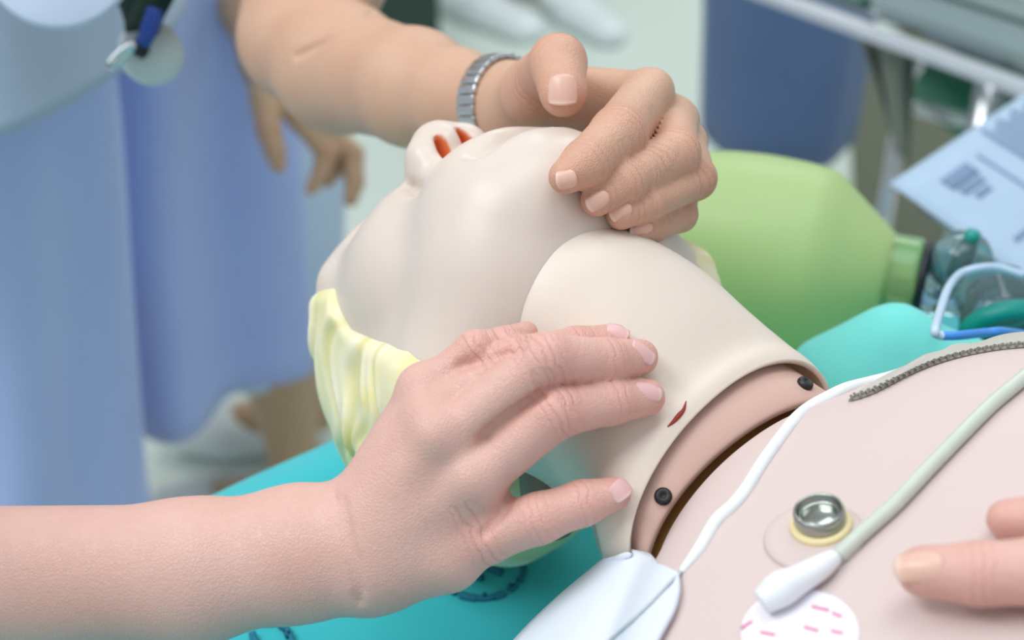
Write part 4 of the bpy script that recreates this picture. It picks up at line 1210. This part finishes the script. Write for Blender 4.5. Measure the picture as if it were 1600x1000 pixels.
# grey cloth hanging under the rail
rows = []
for i in range(14):
    t = i / 13
    for j in range(14):
        u = j / 13
        x = 1338 + (1395 - 1338) * t + u * (95 - 70 * t); y = 45 + 20 * u + t * (175 + 20 * u)
        rows.append(at(x, y, 1.575 + .03 * math.sin(u * 9) * (1 - .3 * t)))
V2, F2 = shell(np.array(rows), grid_faces(14, 14).tolist(), 14, 14, .003)
tag(mobj('hanging_cloth', V2, F2, cloth_mat('grey_green_cloth', srgb(120, 130, 118))), 'grey-green cloth hanging in a point below the trolley rail', 'cloth')
# sheet of printed paper on a small instrument stand
M_PAPER = plain('paper', srgb(176, 201, 226), 0.7, var=0.02)
pA = at(1390, 286, .98); pB = at(1610, 140, 1.10); ud = nrm(pB - pA); pD = at(1470, 420, .93); vd0 = pD - pA; vd = nrm(vd0 - ud * (vd0 @ ud)); pn = np.cross(ud, vd); pn = pn if pn @ FWD < 0 else -pn
def pp(u, v, o=0.0): return pA + ud * u + vd * v + pn * (o + .006 * math.sin(u * 9 + .5) * math.sin(v * 12))
V = np.array([pp(.297 * i / 16, .21 * j / 12) for i in range(17) for j in range(13)])
V2, F2 = shell(V, grid_faces(17, 13).tolist(), 17, 13, .0008)
paper = thing('printed_sheet', 'sheet of printed paper with blue-grey text columns behind the clear valve', 'paper', pA)
mobj('sheet', V2, F2, M_PAPER, paper)
M_TXT = plain('blue_grey_print', srgb(128, 152, 186), 0.8)
bars = []
for (u0, v0, w, hgt) in [(.035, .02, .035, .012), (.038, .034, .028, .006), (.044, .043, .018, .005)] + [(.115 + .011 * k, .006 + .004 * (k % 2), .006, .05 + .008 * (k % 3)) for k in range(14)] + [(.028, .085, .030, .004), (.085, .02, .003, .09), (.125, .085, .07, .006), (.125, .085, .004, .06), (.195, .085, .004, .06), (.135, .16, .08, .01), (.035, .13, .05, .02)] + [(.21 + .009 * k, .09, .005, .07 + .01 * (k % 2)) for k in range(8)] + [(.05, .16 + .008 * k, .06, .004) for k in range(5)] + [(.135, .10 + .01 * k, .05, .004) for k in range(5)] + [(.1, .19, .15, .006)]:
    V = np.array([pp(u0 + w * i / 5, v0 + hgt * j / 3, .0010) for i in range(6) for j in range(4)])
    bars.append(shell(V, grid_faces(6, 4).tolist(), 6, 4, .0003))
V, F = join(bars); tag(mobj('print', V, F, M_TXT, paper), kind='stuff')
stand = thing('instrument_stand', 'small steel instrument stand under the printed sheet', 'stand', (pp(.15, .1) - pn * .0) * np.array([1, 1, 0]))
V = np.array([pp(.02 + .257 * i / 8, .02 + .17 * j / 6) - pn * (.010 + .006) for i in range(9) for j in range(7)])
V2, F2 = shell(V, grid_faces(9, 7).tolist(), 9, 7, .003); mobj('tray', V2, F2, M_STEEL, stand)
tp = pp(.15, .1) - pn * .02
V, F = tube([tp, tp * np.array([1, 1, 0]) + ZUP * .03], .010, 12); mobj('pole', V, F, M_CHROME, stand)
V, F = lathe([(.002, 0), (.12, 0), (.125, .008), (.10, .02), (.012, .03)], tp * np.array([1, 1, 0]), ZUP, 32); mobj('base', V, F, M_STEEL, stand)
# dark green box far behind the forearm
slab('storage_box', at(612, -22, 3.3), .10, .08, .12, plain('dark_green_plastic', srgb(38, 66, 54), 0.5), None, None, rotz(.2), .01)
tag(bpy.data.objects['storage_box'], 'dark green box standing on the floor behind the tan forearm', 'box')

# thin dark sheet standing in for the shade on the floor below the trolley
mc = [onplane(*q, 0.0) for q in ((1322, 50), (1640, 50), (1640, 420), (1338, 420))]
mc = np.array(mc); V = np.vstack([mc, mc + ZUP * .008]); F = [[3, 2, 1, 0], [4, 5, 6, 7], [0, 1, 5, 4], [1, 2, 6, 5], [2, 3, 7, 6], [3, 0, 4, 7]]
tag(mobj('floor_shade_sheet', V, F, plain('olive_floor_shade', srgb(96, 104, 84), 0.7, scale=30), None, smooth=False), 'dark olive sheet painted as the shade on the floor below the trolley', 'mat')  # not a real mat: sheet added as painted floor shade
# elbow and upper arm of the front person, off to the left
q0, q1, q2 = at(-400, 929, .535), at(-820, 960, .53), at(-900, 250, .40)
up = Field(np.minimum(np.minimum(q0, q1), q2) - .07, np.maximum(np.maximum(q0, q1), q2) + .07, .005); up.add(Cone(q0, q1, .0285, .036)); up.add(Cone(q1, q2, .036, .046), .02)
add_arm_to(person_front, *up.mesh(1))
